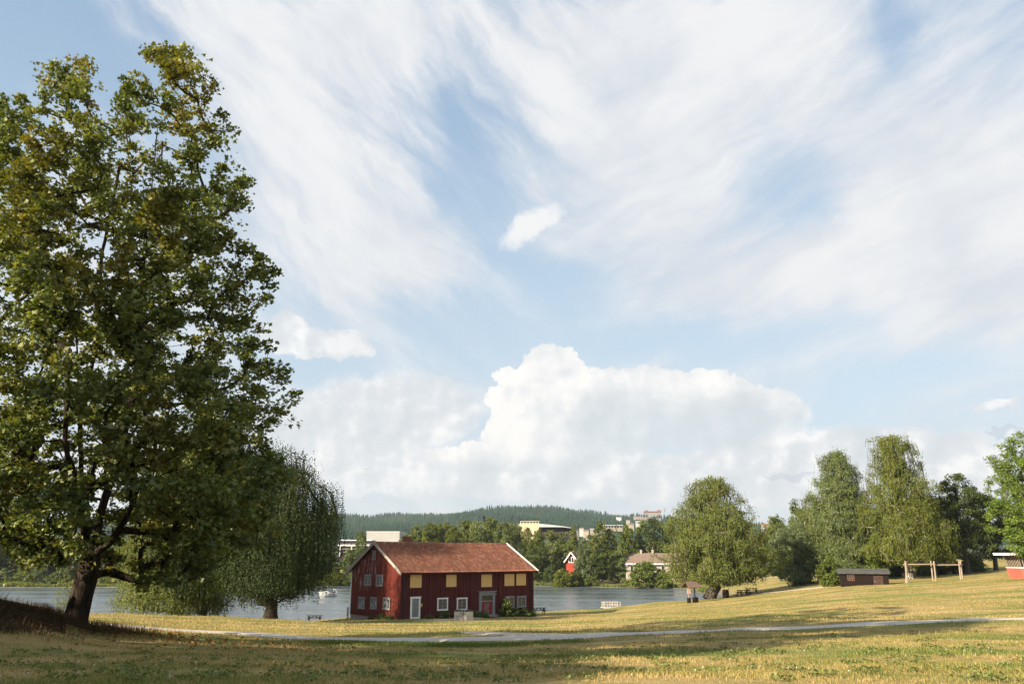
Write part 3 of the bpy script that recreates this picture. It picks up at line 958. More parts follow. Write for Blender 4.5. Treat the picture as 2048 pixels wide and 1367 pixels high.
KN = {'pine': ('pine_tree', 'tree'), 'dec': ('deciduous_tree', 'tree'), 'tall': ('birch_tree', 'tree'), 'bush': ('bush', 'bush'), 'spr': ('spruce_tree', 'tree')}
MATCACHE = {}
cnt = 0
def far(kind, px, Y, top, w, mat, label, group='trees on the far shore', base=None):
    global cnt
    cnt += 1
    L, H0_, R0, bm_ = PROTO[kind]
    x = at(px, base or 1160, Y).x
    z = h1(x, Y)
    H = at(px, top, Y).z - z
    wm, cm = L[cnt % len(L)]
    key = (cm.name, mat.name)
    if key not in MATCACHE:
        c2 = cm.copy(); c2.materials.clear(); c2.materials.append(mat); MATCACHE[key] = c2
    if len(wm.materials) == 0: wm.materials.append(bm_)
    e = empty(KN[kind][0], (x, Y, z), cnt * 2.4, label, KN[kind][1], group)
    s = w / 2 * Y / 1649.0 / R0
    e.scale = (s, s, H / H0_)
    link('trunk', wm, None, e)
    link('crown', MATCACHE[key], None, e)
    return e

FT = [
    # behind the left gable of the house
    ('tall', 718, 262, 1064, 34, G_BIRCH, 'slim tall birch rising left of the roof gable in front of the white parking deck'),
    ('dec', 697, 258, 1098, 44, G_MID, 'bushy green tree beside the left gable of the red house'),
    ('bush', 672, 256, 1142, 60, G_BIRCH, 'pale green bush on the far bank above the boat'),
    ('bush', 706, 255, 1146, 40, G_MID, 'small green bush on the far bank touching the house corner'),
    ('dec', 655, 275, 1108, 60, G_DARK, 'dark tree behind the boat partly covered by the birch'),
    ('dec', 735, 262, 1118, 40, G_MID, 'green tree hidden low behind the roof gable'),
    # the pine row above the roof
    ('dec', 806, 300, 1067, 30, G_OLIVE, 'small light green tree directly right of the brick chimney'),
    ('pine', 832, 305, 1052, 46, G_PINE, 'first rounded pine right of the chimney'),
    ('pine', 858, 300, 1047, 46, G_PINE, 'second rounded pine in the row above the red roof'),
    ('pine', 884, 308, 1044, 46, G_PINE, 'third pine in the row above the red roof'),
    ('pine', 906, 296, 1052, 42, G_PINE, 'lower pine in the middle of the row above the roof'),
    ('pine', 930, 306, 1042, 48, G_PINE, 'tall pine above the middle of the red roof'),
    ('pine', 955, 298, 1042, 44, G_PINE, 'pine directly below the thin brown mast'),
    ('pine', 980, 308, 1038, 48, G_PINE, 'tallest rounded pine right of the mast'),
    ('pine', 1004, 300, 1046, 46, G_PINE, 'pine above the right end of the roof ridge'),
    ('pine', 1028, 310, 1045, 44, G_PINE, 'last pine of the row left of the cream tower'),
    ('spr', 1023, 330, 1034, 20, G_SPRUCE, 'pointed dark spruce beside the cream tower building'),
    ('dec', 905, 285, 1075, 50, G_DARK, 'dark tree low behind the middle of the ridge'),
    ('dec', 1000, 282, 1075, 52, G_DARK, 'dark tree behind the right roof end'),
    ('dec', 1040, 276, 1085, 54, G_DARK, 'dark tree on the bank right of the roof corner'),
    ('pine', 1012, 276, 1073, 30, G_PINE, 'small pine in front of the darker trees at the ridge end'),
    # between the roof and the central birch
    ('tall', 1056, 286, 1057, 32, G_OLIVE, 'light green birch just below the cream tower'),
    ('dec', 1078, 296, 1056, 44, G_MID, 'green tree to the right below the cream tower'),
    ('dec', 1062, 270, 1098, 46, G_MID, 'green rounded tree low on the bank beneath the cream tower'),
    ('dec', 1086, 276, 1085, 34, G_DARK, 'dull dark tree left of the red gabled house'),
    ('tall', 1103, 284, 1056, 44, G_OLIVE, 'broad yellow green birch left of the red gabled house'),
    ('tall', 1128, 325, 1058, 40, G_MID, 'slim tree rising behind the red gabled house'),
    ('tall', 1148, 320, 1054, 30, G_OLIVE, 'pale tree top under the low grey roofs'),
    ('dec', 1168, 254, 1078, 42, G_WILLOW, 'pale willow right of the red gabled house'),
    ('tall', 1182, 288, 1062, 36, G_BIRCH, 'bright birch above the pale willow'),
    ('tall', 1203, 284, 1046, 42, G_BIRCH, 'tall green birch midway between the two houses'),
    ('dec', 1198, 266, 1098, 44, G_DARK, 'dark tree standing on the lawn left of the round shrub tree'),
    ('dec', 1222, 286, 1060, 46, G_MID, 'grey green tree left of the pale hipped house'),
    ('dec', 1236, 262, 1104, 46, G_MID, 'dense dark green shrub tree at the left end of the pale house'),
    ('dec', 1258, 300, 1048, 50, G_MID, 'green tree behind the brown roof on its left'),
    ('spr', 1236, 310, 1046, 22, G_BIRCH, 'pointed light green tree before the low white building'),
    ('dec', 1290, 305, 1044, 52, G_MID, 'large green tree behind the brown roof chimneys'),
    ('dec', 1312, 300, 1036, 60, G_DARK, 'tall dark tree behind the pale hipped house'),
    ('dec', 1345, 300, 1052, 60, G_DARK, 'dark tree between the pale house and the central birch'),
    ('dec', 1380, 300, 1060, 60, G_MID, 'green tree behind the left side of the central birch'),
    ('dec', 1430, 290, 1062, 70, G_MID, 'green tree right behind the central birch'),
    ('dec', 1490, 270, 1066, 64, G_MID, 'green tree behind the right side of the central birch'),
    ('dec', 1530, 255, 1062, 44, G_MID, 'green tree seen right of the central birch crown'),
    ('dec', 1552, 262, 1055, 40, G_WILLOW, 'soft grey green tree right of the central birch'),
    ('bush', 1126, 248, 1136, 56, G_OLIVE, 'round pale olive bush at the water edge right of the house'),
    ('bush', 1180, 250, 1151, 34, G_MID, 'low rounded green bush right of the pale olive bush'),
    ('bush', 1150, 249, 1156, 30, G_OLIVE, 'small yellowish bush at the foot of the pale olive bush'),
    ('bush', 1292, 240, 1123, 92, G_MID, 'large dark green bush before the pale hipped house'),
    ('bush', 1330, 236, 1138, 46, G_MID, 'dark bush at the water partly behind the central birch'),
    ('bush', 1102, 258, 1130, 40, G_DARK, 'dark bush below the broad yellow green birch'),
    ('bush', 1150, 252, 1138, 30, G_DARK, 'dark bush below the red gabled house'),
    ('bush', 1171, 258, 1122, 40, G_MID, 'green shrub on the lawn below the pale willow'),
]
for f in FT:
    far(f[0], f[1], f[2], f[3], f[4], f[5], f[6])
r = rs(5)
lab_l = ['dark tree on the far shore at the left edge under the maple boughs', 'grey green far shore tree just left of the maple trunk', 'rounded bush tree at the water seen left of the maple trunk']
LT = [(-40, 1080), (-10, 1066), (18, 1090), (45, 1076), (62, 1102), (88, 1070), (112, 1088), (135, 1076), (212, 1092), (236, 1080), (262, 1090), (300, 1080), (340, 1075), (380, 1082), (425, 1074), (470, 1085), (510, 1078), (560, 1084), (600, 1080), (640, 1088)]
for i, (px, top) in enumerate(LT):
    far('dec' if i % 3 else 'spr' if i % 6 == 0 else 'dec', px, 262 + (i * 7) % 24, top, 52 + (i * 5) % 14, G_DARK if i % 2 else G_MID, 'dark green tree in the wooded bank across the lake on the left', 'wooded bank across the lake on the left')
for i, (px, top, w) in enumerate([(8, 1135, 46), (42, 1142, 40), (75, 1128, 40), (110, 1144, 40), (128, 1130, 34), (214, 1138, 40), (250, 1142, 36), (300, 1140, 40), (20, 1150, 26), (92, 1150, 24)]):
    far('bush', px, 248, top, w, G_MID if i % 2 else G_WILLOW, 'low shrub at the water edge across the lake on the left', 'shrubs along the far water edge on the left')

# ---------------------------------------------------------------- wooded hill (one mass of conifers)
rng = rs(77)
NT_ = 27000
pxh = rng.uniform(-120, 2100, NT_)
Yh = rng.uniform(1050, 2420, NT_)
Xh = (pxh - 1024) / 1649.0 * Yh
Zh = height(Xh, Yh)
hn = np.array([mnoise.noise(Vector((x * .006, y * .004, 3.0))) for x, y in zip(Xh, Yh)])
clear = ((pxh > 1215) & (Yh > 1900) & (hn > -0.05) & (pxh < 1345)) | ((Yh < 1350) & (hn > -.1))
keep = ~clear
Xh, Yh, Zh = Xh[keep], Yh[keep], Zh[keep]
n = len(Xh)
Hh = rng.uniform(8, 13.5, n) * (1 + .6 * np.array([mnoise.noise(Vector((x * .012, y * .01, 9.0))) for x, y in zip(Xh, Yh)])); Rh = Hh * rng.uniform(.16, .26, n)
rnd = np.clip(rng.rand(n) * .6 + .2 + np.array([mnoise.noise(Vector((x * .008, y * .006, 19.0))) for x, y in zip(Xh, Yh)]) * .9, 0, 1)
ns = 6
vs, fs, av = [], [], []
ang = np.arange(ns) * 2 * math.pi / ns
base = 0
for lvl, (z0, z1, rr) in enumerate([(.05, .62, 1.0), (.42, 1.0, .62)]):
    ring = np.stack([Xh[:, None] + Rh[:, None] * rr * np.cos(ang) * rng.uniform(.75, 1.2, (n, ns)), Yh[:, None] + Rh[:, None] * rr * np.sin(ang) * rng.uniform(.75, 1.2, (n, ns)), Zh[:, None] + (Hh * z0)[:, None] + rng.uniform(-.06, .06, (n, ns)) * Hh[:, None]], 2)
    apex = np.stack([Xh, Yh, Zh + Hh * z1], 1)[:, None, :]
    vs.append(np.concatenate([ring, apex], 1).reshape(-1, 3))
    b0 = base + np.arange(n)[:, None] * (ns + 1)
    k = np.arange(ns)
    fs.append(np.stack([b0 + k, b0 + (k + 1) % ns, b0 + ns + 0 * k], 2).reshape(-1, 3))
    av.append(np.repeat(rnd, ns))
    base += n * (ns + 1)
G_HILL = leaf_mat('hill_conifers', [(0, (0.008, 0.026, 0.018)), (.6, (0.016, 0.044, 0.027)), (1, (0.038, 0.075, 0.036))], .05, gloss=.0)
hf = link('hill_forest', mesh_np('hill_forest', np.concatenate(vs), np.concatenate(fs), {'rnd': np.concatenate(av)}), G_HILL)
tag(hf, 'dense dark conifer forest covering the long hill on the horizon', 'forest', kind='stuff')
# ---------------------------------------------------------------- materials for built things
def siding(name, c, peel=False):
    m, t, out = new_mat(name)
    oc = obj_coord(t)
    n1 = t.noise(t.mapping(oc, sc=(3.5, 3.5, 0.18)), 1.6, 4, 0.6)
    n2 = t.noise(t.mapping(oc, sc=(14, 14, 0.9)), 2.0, 5, 0.7)
    cc = t.mix(t.ss(n1, 0.3, 0.7), tuple(x * .72 for x in c), tuple(min(1, x * 1.25) for x in c))
    cc = t.mix(t.m('MULTIPLY', t.ss(n2, 0.5, 0.75), .35), cc, tuple(x * .4 for x in c))
    sp = t.n('ShaderNodeSeparateXYZ', ins={0: oc})
    cc = t.mix(t.m('MULTIPLY', t.ss(sp.outputs[2], 0.9, 0.0), .45), cc, (0.07, 0.03, 0.022))
    if peel:
        pn = t.noise(t.mapping(oc, sc=(1, 3.4, .42)), 1.15, 3, 0.55)
        pf = t.noise(t.mapping(oc, sc=(1, 9.0, 1.0)), 2.0, 5, 0.7)
        reg = t.m('MULTIPLY', t.ss(sp.outputs[1], 3.0, 6.5), t.ss(sp.outputs[2], 2.2, 3.6))
        reg = t.m('MULTIPLY', reg, t.ss(sp.outputs[2], 7.2, 6.2))
        k = t.ss(t.m('ADD', t.m('MULTIPLY', pn, .6), t.m('MULTIPLY', pf, .4)), 0.525, 0.575)
        cc = t.mix(t.m('MULTIPLY', t.m('MULTIPLY', k, reg), .75), cc, (0.40, 0.29, 0.29))
    principled(t, out, cc, 0.85, 0.15, 0, bump(t, n2, 0.4, 0.01))
    return m

M_RED = siding('red_siding', (0.086, 0.022, 0.020))
M_REDP = siding('red_siding_peeling', (0.135, 0.029, 0.021), True)
M_REDL = siding('bright_red_siding', (0.30, 0.05, 0.035))
M_TRIM = simple('shaded_trim', (0.30, 0.27, 0.23), .85, .18, 2.5, (1, 1, 1))  # trim colour lowered to carry the shade on the near gable
M_GREYF = simple('grey_window_paint', (0.21, 0.21, 0.22), .7, .12, 3)
M_WHITE = simple('white_paint', (0.74, 0.73, 0.71), .6, .08, 3)
M_DOORG = simple('grey_door_paint', (0.20, 0.21, 0.20), .7, .12, 3)
M_PLY = simple('plywood', (0.62, 0.40, 0.16), .75, .07, 2.0, (3, 3, .5))
M_GLASS = simple('dark_window_glass', (0.018, 0.02, 0.022), .08, .3, 2, spec=.8, bs=.05)
M_CURT = simple('pale_curtain', (0.42, 0.43, 0.44), .9, .25, 9, (1, 1, .4))
M_BRICK = simple('chimney_brick', (0.17, 0.07, 0.05), .9, .3, 6)
M_STONE = simple('foundation_stone', (0.22, 0.20, 0.18), .9, .3, 4)
M_CONC = simple('bin_concrete', (0.36, 0.35, 0.32), .9, .18, 5, c2=(0.22, 0.21, 0.18))
M_DKMET = simple('dark_metal', (0.03, 0.03, 0.034), .5, .2, 4, metal=.3)
M_WOODG = simple('weathered_grey_wood', (0.27, 0.215, 0.165), .9, .25, 3, (4, 4, .6))
M_WOODD = simple('dark_shaded_wood', (0.010, 0.0055, 0.004), .95, .35, 3, (5, 5, .5), c2=(0.028, 0.014, 0.009))  # dark wood, tone lowered further to stand in for shade on the shed
M_WOODT = simple('table_wood', (0.026, 0.021, 0.020), .85, .3, 5)
M_DOCK = simple('pale_dock_wood', (0.50, 0.44, 0.37), .85, .15, 4)
M_PINK = simple('pink_notice', (0.66, 0.42, 0.38), .8, .1, 4)
M_YEL = simple('yellow_notice', (0.58, 0.36, 0.10), .7, .05, 4)
M_BOAT = simple('boat_gelcoat', (0.55, 0.56, 0.55), .25, .04, 3, spec=.5, bs=.02)
M_CREAM = simple('cream_render', (0.50, 0.43, 0.29), .85, .06, .2)
M_PANEL = simple('light_grey_cladding', (0.34, 0.34, 0.33), .6, .06, .2)
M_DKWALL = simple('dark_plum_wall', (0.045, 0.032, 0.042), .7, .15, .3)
M_PALEROOF = simple('pale_metal_roof', (0.40, 0.43, 0.46), .5, .06, .3)
M_BROWNROOF = simple('brown_tile_roof', (0.20, 0.145, 0.115), .9, .18, 1.2, c2=(0.12, 0.09, 0.075))
M_FELT = simple('mossy_felt_roof', (0.06, 0.06, 0.055), .9, .25, 1.5, c2=(0.10, 0.095, 0.08))
M_TERR = simple('far_terracotta', (0.24, 0.10, 0.075), .9, .1, .1)
M_DULL = simple('dull_far_wall', (0.26, 0.235, 0.205), .9, .06, 1)
M_WALLW = simple('pale_house_wall', (0.36, 0.335, 0.295), .85, .06, 1)

m, t, out = new_mat('clay_pantiles')
oc = obj_coord(t)
v = t.n('ShaderNodeTexVoronoi', ins={'Vector': t.mapping(oc, sc=(4.2, 2.7, 0)), 'Scale': 1.0}).outputs['Color']
sp = t.n('ShaderNodeSeparateColor', ins={0: v})
cc = t.ramp(sp.outputs[0], [(0, (0.185, 0.078, 0.052)), (.4, (0.23, 0.096, 0.062)), (.75, (0.28, 0.122, 0.078)), (1, (0.35, 0.18, 0.125))])
ln = t.noise(oc, .5, 5, .65)
cc = t.mix(t.m('MULTIPLY', t.ss(ln, .5, .7), .35), cc, (0.135, 0.085, 0.065))
ln2 = t.noise(oc, 2.5, 5, .7)
cc = t.mix(t.m('MULTIPLY', t.ss(ln2, .58, .72), .5), cc, (0.28, 0.25, 0.21))
principled(t, out, cc, 0.8, 0.2, 0, bump(t, ln2, .3, .01))
M_TILE = m

# ---------------------------------------------------------------- the red house
YH = 87.0
P0 = at(800, 1239, YH)
AL = R(38.3)
dX = Vector((math.cos(AL), math.sin(AL), 0))
dY = Vector((-math.sin(AL), math.cos(AL), 0))
P0.z = zrow(1239, YH)
LEN, WID = 18.2, 11.0
def solve_len(px, dirv):
    u = ray(px, 1180).x / ray(px, 1180).y
    return (u * P0.y - P0.x) / (dirv.x - u * dirv.y)
LEN = solve_len(1066, dX); WID = solve_len(702, dY)
EAVE = zrow(1144.5, YH) - P0.z
pa = P0 + dY * WID / 2 - dX * .35
RIDGE = zrow(1084.5, pa.y) - P0.z
house = empty('red_house', P0, AL, 'long two storey red timber house with tiled roof standing at the lake shore', 'house')

def on_facade(px, py):
    d = ray(px, py)
    n_ = dY
    k = (P0 - CAM).dot(n_) / d.dot(n_)
    p = CAM + d * k - P0
    return p.dot(dX), p.z

def on_gable(px, py):
    d = ray(px, py)
    k = (P0 - CAM).dot(dX) / d.dot(dX)
    p = CAM + d * k - P0
    return p.dot(dY), p.z

def frect(x0, y0, x1, y1):
    a = on_facade(x0, (y0 + y1) / 2); b = on_facade(x1, (y0 + y1) / 2)
    c = on_facade((x0 + x1) / 2, y0); d = on_facade((x0 + x1) / 2, y1)
    return a[0], b[0], d[1], c[1]

def grect(x0, y0, x1, y1):
    a = on_gable(x0, (y0 + y1) / 2); b = on_gable(x1, (y0 + y1) / 2)
    c = on_gable((x0 + x1) / 2, y0); d = on_gable((x0 + x1) / 2, y1)
    return b[0], a[0], d[1], c[1]

HW = WID / 2
def roofz(y): return RIDGE - abs(y - HW) * (RIDGE - EAVE) / (HW + 0.45) - .12
yz = roofz(0)
# walls: four solid sheets of planks 0.16 thick butted at the corners
T_ = .16
mb = MB()
mb.box(T_, LEN - T_, 0, T_, 0.0, yz)
nb = int(LEN / .21)
for i in range(nb):
    x = .12 + i * (LEN - .24) / (nb - 1)
    mb.box(x - .03, x + .03, -.028, -.002, .12, yz - .02)
fw = mb.build('front_wall', M_RED, house)
mb = MB().box(T_, LEN - T_, WID - T_, WID, 0, yz)
for i in range(nb):
    x = .12 + i * (LEN - .24) / (nb - 1)
    mb.box(x - .03, x + .03, WID + .002, WID + .028, .12, yz - .02)
mb.build('rear_wall', M_RED, house)
def gable(name, xa, xb, s, mat):
    mb = MB()
    pts = [(0, 0), (WID, 0), (WID, yz), (HW, roofz(HW)), (0, yz)]
    vs = [(xa, y, z) for y, z in pts] + [(xb, y, z) for y, z in pts]
    fs = [(0, 1, 2, 3, 4), (9, 8, 7, 6, 5)] + [(i, (i + 1) % 5, (i + 1) % 5 + 5, i + 5) for i in range(5)]
    mb.add(vs, fs)
    nn = int(WID / .21)
    for i in range(nn):
        y = .12 + i * (WID - .24) / (nn - 1)
        zt = roofz(y) - .06
        x0, x1 = (xa - .028, xa - .002) if s < 0 else (xb + .002, xb + .028)
        mb.box(x0, x1, y - .03, y + .03, .12, zt)
    return mb.build(name, mat, house)
gable('gable_wall', 0, T_, -1, M_REDP)
gable('gable_wall', LEN - T_, LEN, 1, M_RED)
MB().box(.04, LEN - .04, .04, WID - .04, -.9, -.002).build('foundation', M_STONE, house)
# horizontal band boards and corner boards
for x0, x1, y0, y1 in [(-.05, .14, -.06, -.03), (LEN - .14, LEN + .05, -.06, -.03), (-.06, -.03, -.029, .14), (-.06, -.03, WID - .14, WID + .05)]:
    MB().box(x0, x1, y0, y1, 0.0, yz - .01).build('corner_board', M_WHITE if y0 > 1 else M_RED, house)
for px in (860, 942, 999):
    x = on_facade(px, 1190)[0]
    MB().box(x - .13, x + .13, -.10, -.03, 0.0, yz - .01).build('pilaster', M_RED, house)
# roof: corrugated pantile slopes, stepped courses
OV, OG = .45, .35
sl = math.hypot(HW + OV, RIDGE - EAVE)
def slope(sgn, name):
    ncol = int((LEN + 2 * OG) / .24); per = 5
    xs = np.linspace(-OG, LEN + OG, ncol * per + 1)
    ncr = int(sl / .34)
    vs = []
    rows = []
    for c in range(ncr):
        for e in (0, 1):
            f = (c + e) / ncr
            rows.append((f, .05 * (1 - e)))
    ph = np.arange(len(xs)) / per * 2 * math.pi
    prof = .046 * np.sin(ph) + .014 * np.sin(2 * ph)
    nY, nZ = (RIDGE - EAVE) / sl * sgn * -1, (HW + OV) / sl
    r = rs(9)
    V = []
    sag = -.05 * np.sin((xs + OG) / (LEN + 2 * OG) * math.pi) + .012 * np.sin(xs * 1.3)
    for f, off in rows:
        yy = -OV + f * (HW + OV); zz = EAVE + f * (RIDGE - EAVE)
        o_ = prof + off + r.randn(len(xs)) * .003
        Y_ = yy + (-(RIDGE - EAVE) / sl) * o_
        Z_ = zz + nZ * o_ + sag
        if sgn > 0: Y_ = WID - Y_
        V.append(np.stack([xs, Y_, Z_], 1))
    V = np.concatenate(V); n = len(xs)
    F = []
    for k in range(len(rows) - 1):
        a = k * n + np.arange(n - 1)
        F.append(np.stack([a, a + 1, a + n + 1, a + n], 1) if sgn < 0 else np.stack([a, a + n, a + n + 1, a + 1], 1))
    return mesh_np(name, V, np.concatenate(F))
roof = link('roof', slope(-1, 'roof'), M_TILE, house)
link('roof', slope(1, 'roof_rear'), M_TILE, house)
# soffit boards under the tiles
mb = MB()
for s in (0, 1):
    ya_, yb_ = (-OV + .03, HW) if s == 0 else (WID + OV - .03, HW)
    za, zb = EAVE - .06, RIDGE - .06
    vs = [(-OG + .05, ya_, za), (LEN + OG - .05, ya_, za), (LEN + OG - .05, yb_, zb), (-OG + .05, yb_, zb)]
    vs += [(x, y, z - .05) for x, y, z in vs]
    mb.add(vs, [(0, 1, 2, 3), (7, 6, 5, 4), (0, 4, 5, 1), (1, 5, 6, 2), (2, 6, 7, 3), (3, 7, 4, 0)])
mb.build('roof_board', M_WOODD, house)
rp = [(x, HW, RIDGE + .03 - .05 * math.sin((x + OG) / (LEN + 2 * OG) * math.pi)) for x in np.linspace(-OG, LEN + OG, 40)]
MB().tube(rp, [.12 if i % 2 else .135 for i in range(40)], 8).build('ridge_tiles', M_TILE, roof)
MB().beam((-OG + .1, -OV - .02, EAVE - .08), (LEN + OG - .1, -OV - .02, EAVE - .08), .05, .2).build('fascia', M_RED, house)
MB().tube([(-OG, -OV - .1, EAVE - .03), (LEN + OG, -OV - .1, EAVE - .03)], .055, 6).build('gutter', M_RED, house)
for px in (806, 1060.5):
    x = on_facade(px, 1190)[0]
    MB().tube([(x, -OV - .08, EAVE - .08), (x, -.20, EAVE - .5), (x, -.18, .15), (x, -.3, .05)], .055, 6).build('downpipe', M_DKMET, house)
for x, sm in ((-OG - .03, M_TRIM), (LEN + OG + .03, M_WHITE)):  # near gable boards have shade in their colour, far ones stay white
    for s in (0, 1):
        y = -OV - .1 if s == 0 else WID + OV + .1
        mb = MB().beam((x, y, EAVE - .12 + (0 if x < 0 else .08)), (x, HW, RIDGE - .02 + (0 if x < 0 else .08)), .05, .30 if x < 0 else .16, up=(0, 0, 1))
        mb.beam((x - .035 * (1 if x < 0 else -1), y, EAVE + .02), (x - .035 * (1 if x < 0 else -1), HW, RIDGE + .13), .05, .13 if x < 0 else .08)
        mb.build('bargeboard', sm, house)
# chimney stands on the far slope, seen above the ridge
cx = 3.6
pc = None
for q in np.arange(0, 12, .05):
    w_ = P0 + dX * q + dY * (HW + .6)
    if (w_.x / w_.y) >= ray(813, 1080).x / ray(813, 1080).y: cx = q; break
chim = MB().box(cx - .38, cx + .38, HW + .35, HW + 1.0, RIDGE - .6, RIDGE + .62).box(cx - .43, cx + .43, HW + .3, HW + 1.05, RIDGE + .622, RIDGE + .75)
chim.build('chimney', M_BRICK, roof)

def window(parent, plane, rc, frame_mat, name='window', cols=4, rows=3, cas=.13, curtain=False, off=-.03):
    a, b, z0, z1 = rc
    def P(u, v, d): return (u, off - d, v) if plane == 'f' else (off - d, u, v)
    def B(mb, u0, u1, v0, v1, d0, d1):
        p, q = P(u0, v0, d0), P(u1, v1, d1)
        mb.box(min(p[0], q[0]), max(p[0], q[0]), min(p[1], q[1]), max(p[1], q[1]), v0, v1)
    e = MB()
    B(e, a, a + cas, z0 + cas, z1 - cas, 0.0, .07); B(e, b - cas, b, z0 + cas, z1 - cas, 0.0, .07)
    B(e, a - .03, b + .03, z1 - cas, z1, 0.0, .075); B(e, a - .02, b + .02, z0, z0 + cas, 0.0, .085)
    o = e.build(name, frame_mat, parent)
    a2, b2, c2, d2 = a + cas, b - cas, z0 + cas, z1 - cas
    g = MB(); B(g, a2, b2, c2, d2, .002, .012)
    g.build('pane', M_GLASS, o)
    s = MB()
    mid = (a2 + b2) / 2
    for u in (a2 + .03, mid - .035, mid + .035, b2 - .03): B(s, u - .03, u + .03, c2, d2, .014, .045)
    half = cols // 2
    for h0, h1_ in ((a2 + .06, mid - .065), (mid + .065, b2 - .06)):
        for k in range(1, half):
            u = h0 + (h1_ - h0) * k / half; B(s, u - .013, u + .013, c2 + .05, d2 - .05, .014, .032)
        for k in range(0, rows + 1):
            v = c2 + .03 + (d2 - c2 - .06) * k / rows; w_ = .03 if k in (0, rows) else .016
            B(s, h0 - .002, h1_ + .002, v - w_, v + w_, .015, .034)
    s.build('glazing_bars', M_GREYF, o)
    if curtain:
        c = MB(); r = rs(int(a * 97) % 1000)
        for k in range(5):
            u = a2 + (b2 - a2) * r.rand() * .8; v = c2 + (d2 - c2) * r.rand() * .5
            B(c, u, u + (b2 - a2) * .16, v, v + (d2 - c2) * .35, .0125, .0135 + k * .0002)
        c.build('papers_in_window', M_CURT, o)
    return o

for rc in [(819.8, 1148.5, 842.6, 1174.3), (891.8, 1148.2, 912.2, 1172.6), (962, 1147.8, 983, 1172.8), (1008.3, 1146.8, 1027.8, 1170.6), (1031.9, 1146.3, 1051, 1169.6)]:
    a, b, z0, z1 = frect(*rc)
    bd = MB().box(a, b, -.075, -.035, z0, z1).build('boarded_window', M_PLY, house)
    mb = MB()
    for u in (a - .09, b + .002): mb.box(u, u + .088, -.06, -.03, z0 - .09, z1 + .09)
    mb.box(a, b, -.06, -.03, z1 + .002, z1 + .09).box(a, b, -.06, -.03, z0 - .09, z0 - .002)
    mb.build('red_casing', M_RED, bd)
for rc, mt in [((873.8, 1194.3, 895, 1219.9), M_WHITE), ((912.9, 1194, 933.5, 1219.5), M_WHITE), ((1009, 1191, 1027.8, 1215.5), M_GREYF), ((1033, 1190.4, 1051.4, 1213.6), M_GREYF)]:
    window(house, 'f', frect(*rc), mt)
for rc in [(730.3, 1147.4, 743.4, 1170.6), (753.7, 1148, 767.2, 1172), (717.6, 1192.5, 730.5, 1216.9), (741.4, 1193, 754.8, 1217.7), (767, 1193.8, 781.2, 1218.5)]:
    window(house, 'g', grect(*rc), M_GREYF, curtain=rc[1] > 1180)
window(house, 'g', grect(746.2, 1100, 752.2, 1119.2), M_GREYF, cols=2, rows=3, cas=.10)
# grey door in a white frame
a, b, z0, z1 = frect(820, 1192.2, 839.8, 1237)
z0 = max(z0, .02)
dr = MB().box(a + .2, b - .2, -.05, -.032, z0 + .2, z1 - .2).box(a + .35, b - .35, -.065, -.0505, z0 + .35, z0 + 1.0).box(a + .35, b - .35, -.065, -.0505, z0 + 1.15, z1 - .4).build('door', M_DOORG, house)
MB().box(a, a + .2, -.10, -.03, z0, z1 - .2).box(b - .2, b, -.10, -.03, z0, z1 - .2).box(a - .04, b + .04, -.12, -.03, z1 - .2, z1).box(a + .2, b - .2, -.10, -.03, z0, z0 + .2).build('door_frame', M_WHITE, dr)
MB().tube([(b - .32, -.07, z0 + 1.05), (b - .32, -.12, z0 + 1.05), (b - .44, -.12, z0 + 1.05)], .018, 6).build('door_handle', M_DKMET, dr)
# double red door with transom in a grey frame
a, b, z0, z1 = frect(957, 1183, 988.7, 1229)
z0 = max(z0 , .02)
dr = MB().box(a + .38, (a + b) / 2 - .01, -.06, -.032, z0 + .12, z1 - 1.05).box((a + b) / 2 + .01, b - .38, -.06, -.032, z0 + .12, z1 - 1.05).build('double_door', simple('door_red', (0.22, 0.026, 0.018), .75, .2), house)
MB().box(a, a + .36, -.14, -.03, z0, z1 - .36).box(b - .36, b, -.14, -.03, z0, z1 - .36).box(a, b, -.14, -.03, z1 - .36, z1).box(a - .14, b + .14, -.26, -.03, z1 + .002, z1 + .1).box(a + .362, b - .362, -.10, -.03, z1 - 1.04, z1 - .9).build('door_frame', M_GREYF, dr)
MB().box(a + .38, b - .38, -.05, -.032, z1 - .88, z1 - .38).build('transom_pane', M_GLASS, dr)
w_ = (b - a - .76) / 2
mb = MB()
for k, x0 in enumerate((a + .38, (a + b) / 2)):
    for q in (.62, .98) if k == 0 else (.12, .3):
        x = x0 + w_ * min(q, .9)
        n = 9
        for i in range(n):
            zz0 = z0 + .15 + (z1 - 1.2 - z0 - .15) * i / n; zz1 = z0 + .15 + (z1 - 1.2 - z0 - .15) * (i + 1) / n
            o_ = .05 * math.sin(i * 1.1)
            mb.box(x + o_ - .035, x + o_ + .035, -.075, -.0605, zz0 + .004, zz1 - .002)
mb.build('carved_strips', M_GREYF, dr)
MB().box(a + .2, b - .2, -.75, -.145, -.12, .10).build('door_step', M_STONE, house)
a, b, z0, z1 = frect(840.8, 1206, 844, 1212.2)
MB().box(a, b, -.06, -.03, z0, z1).build('notice', M_YEL, house)
a, zc = on_facade(990, 1187)
MB().tube([(a, -.03, zc), (a, -.14, zc + .03), (a, -.18, zc - .02)], [.03, .03, .07], 8).build('wall_lamp', M_WHITE, house)

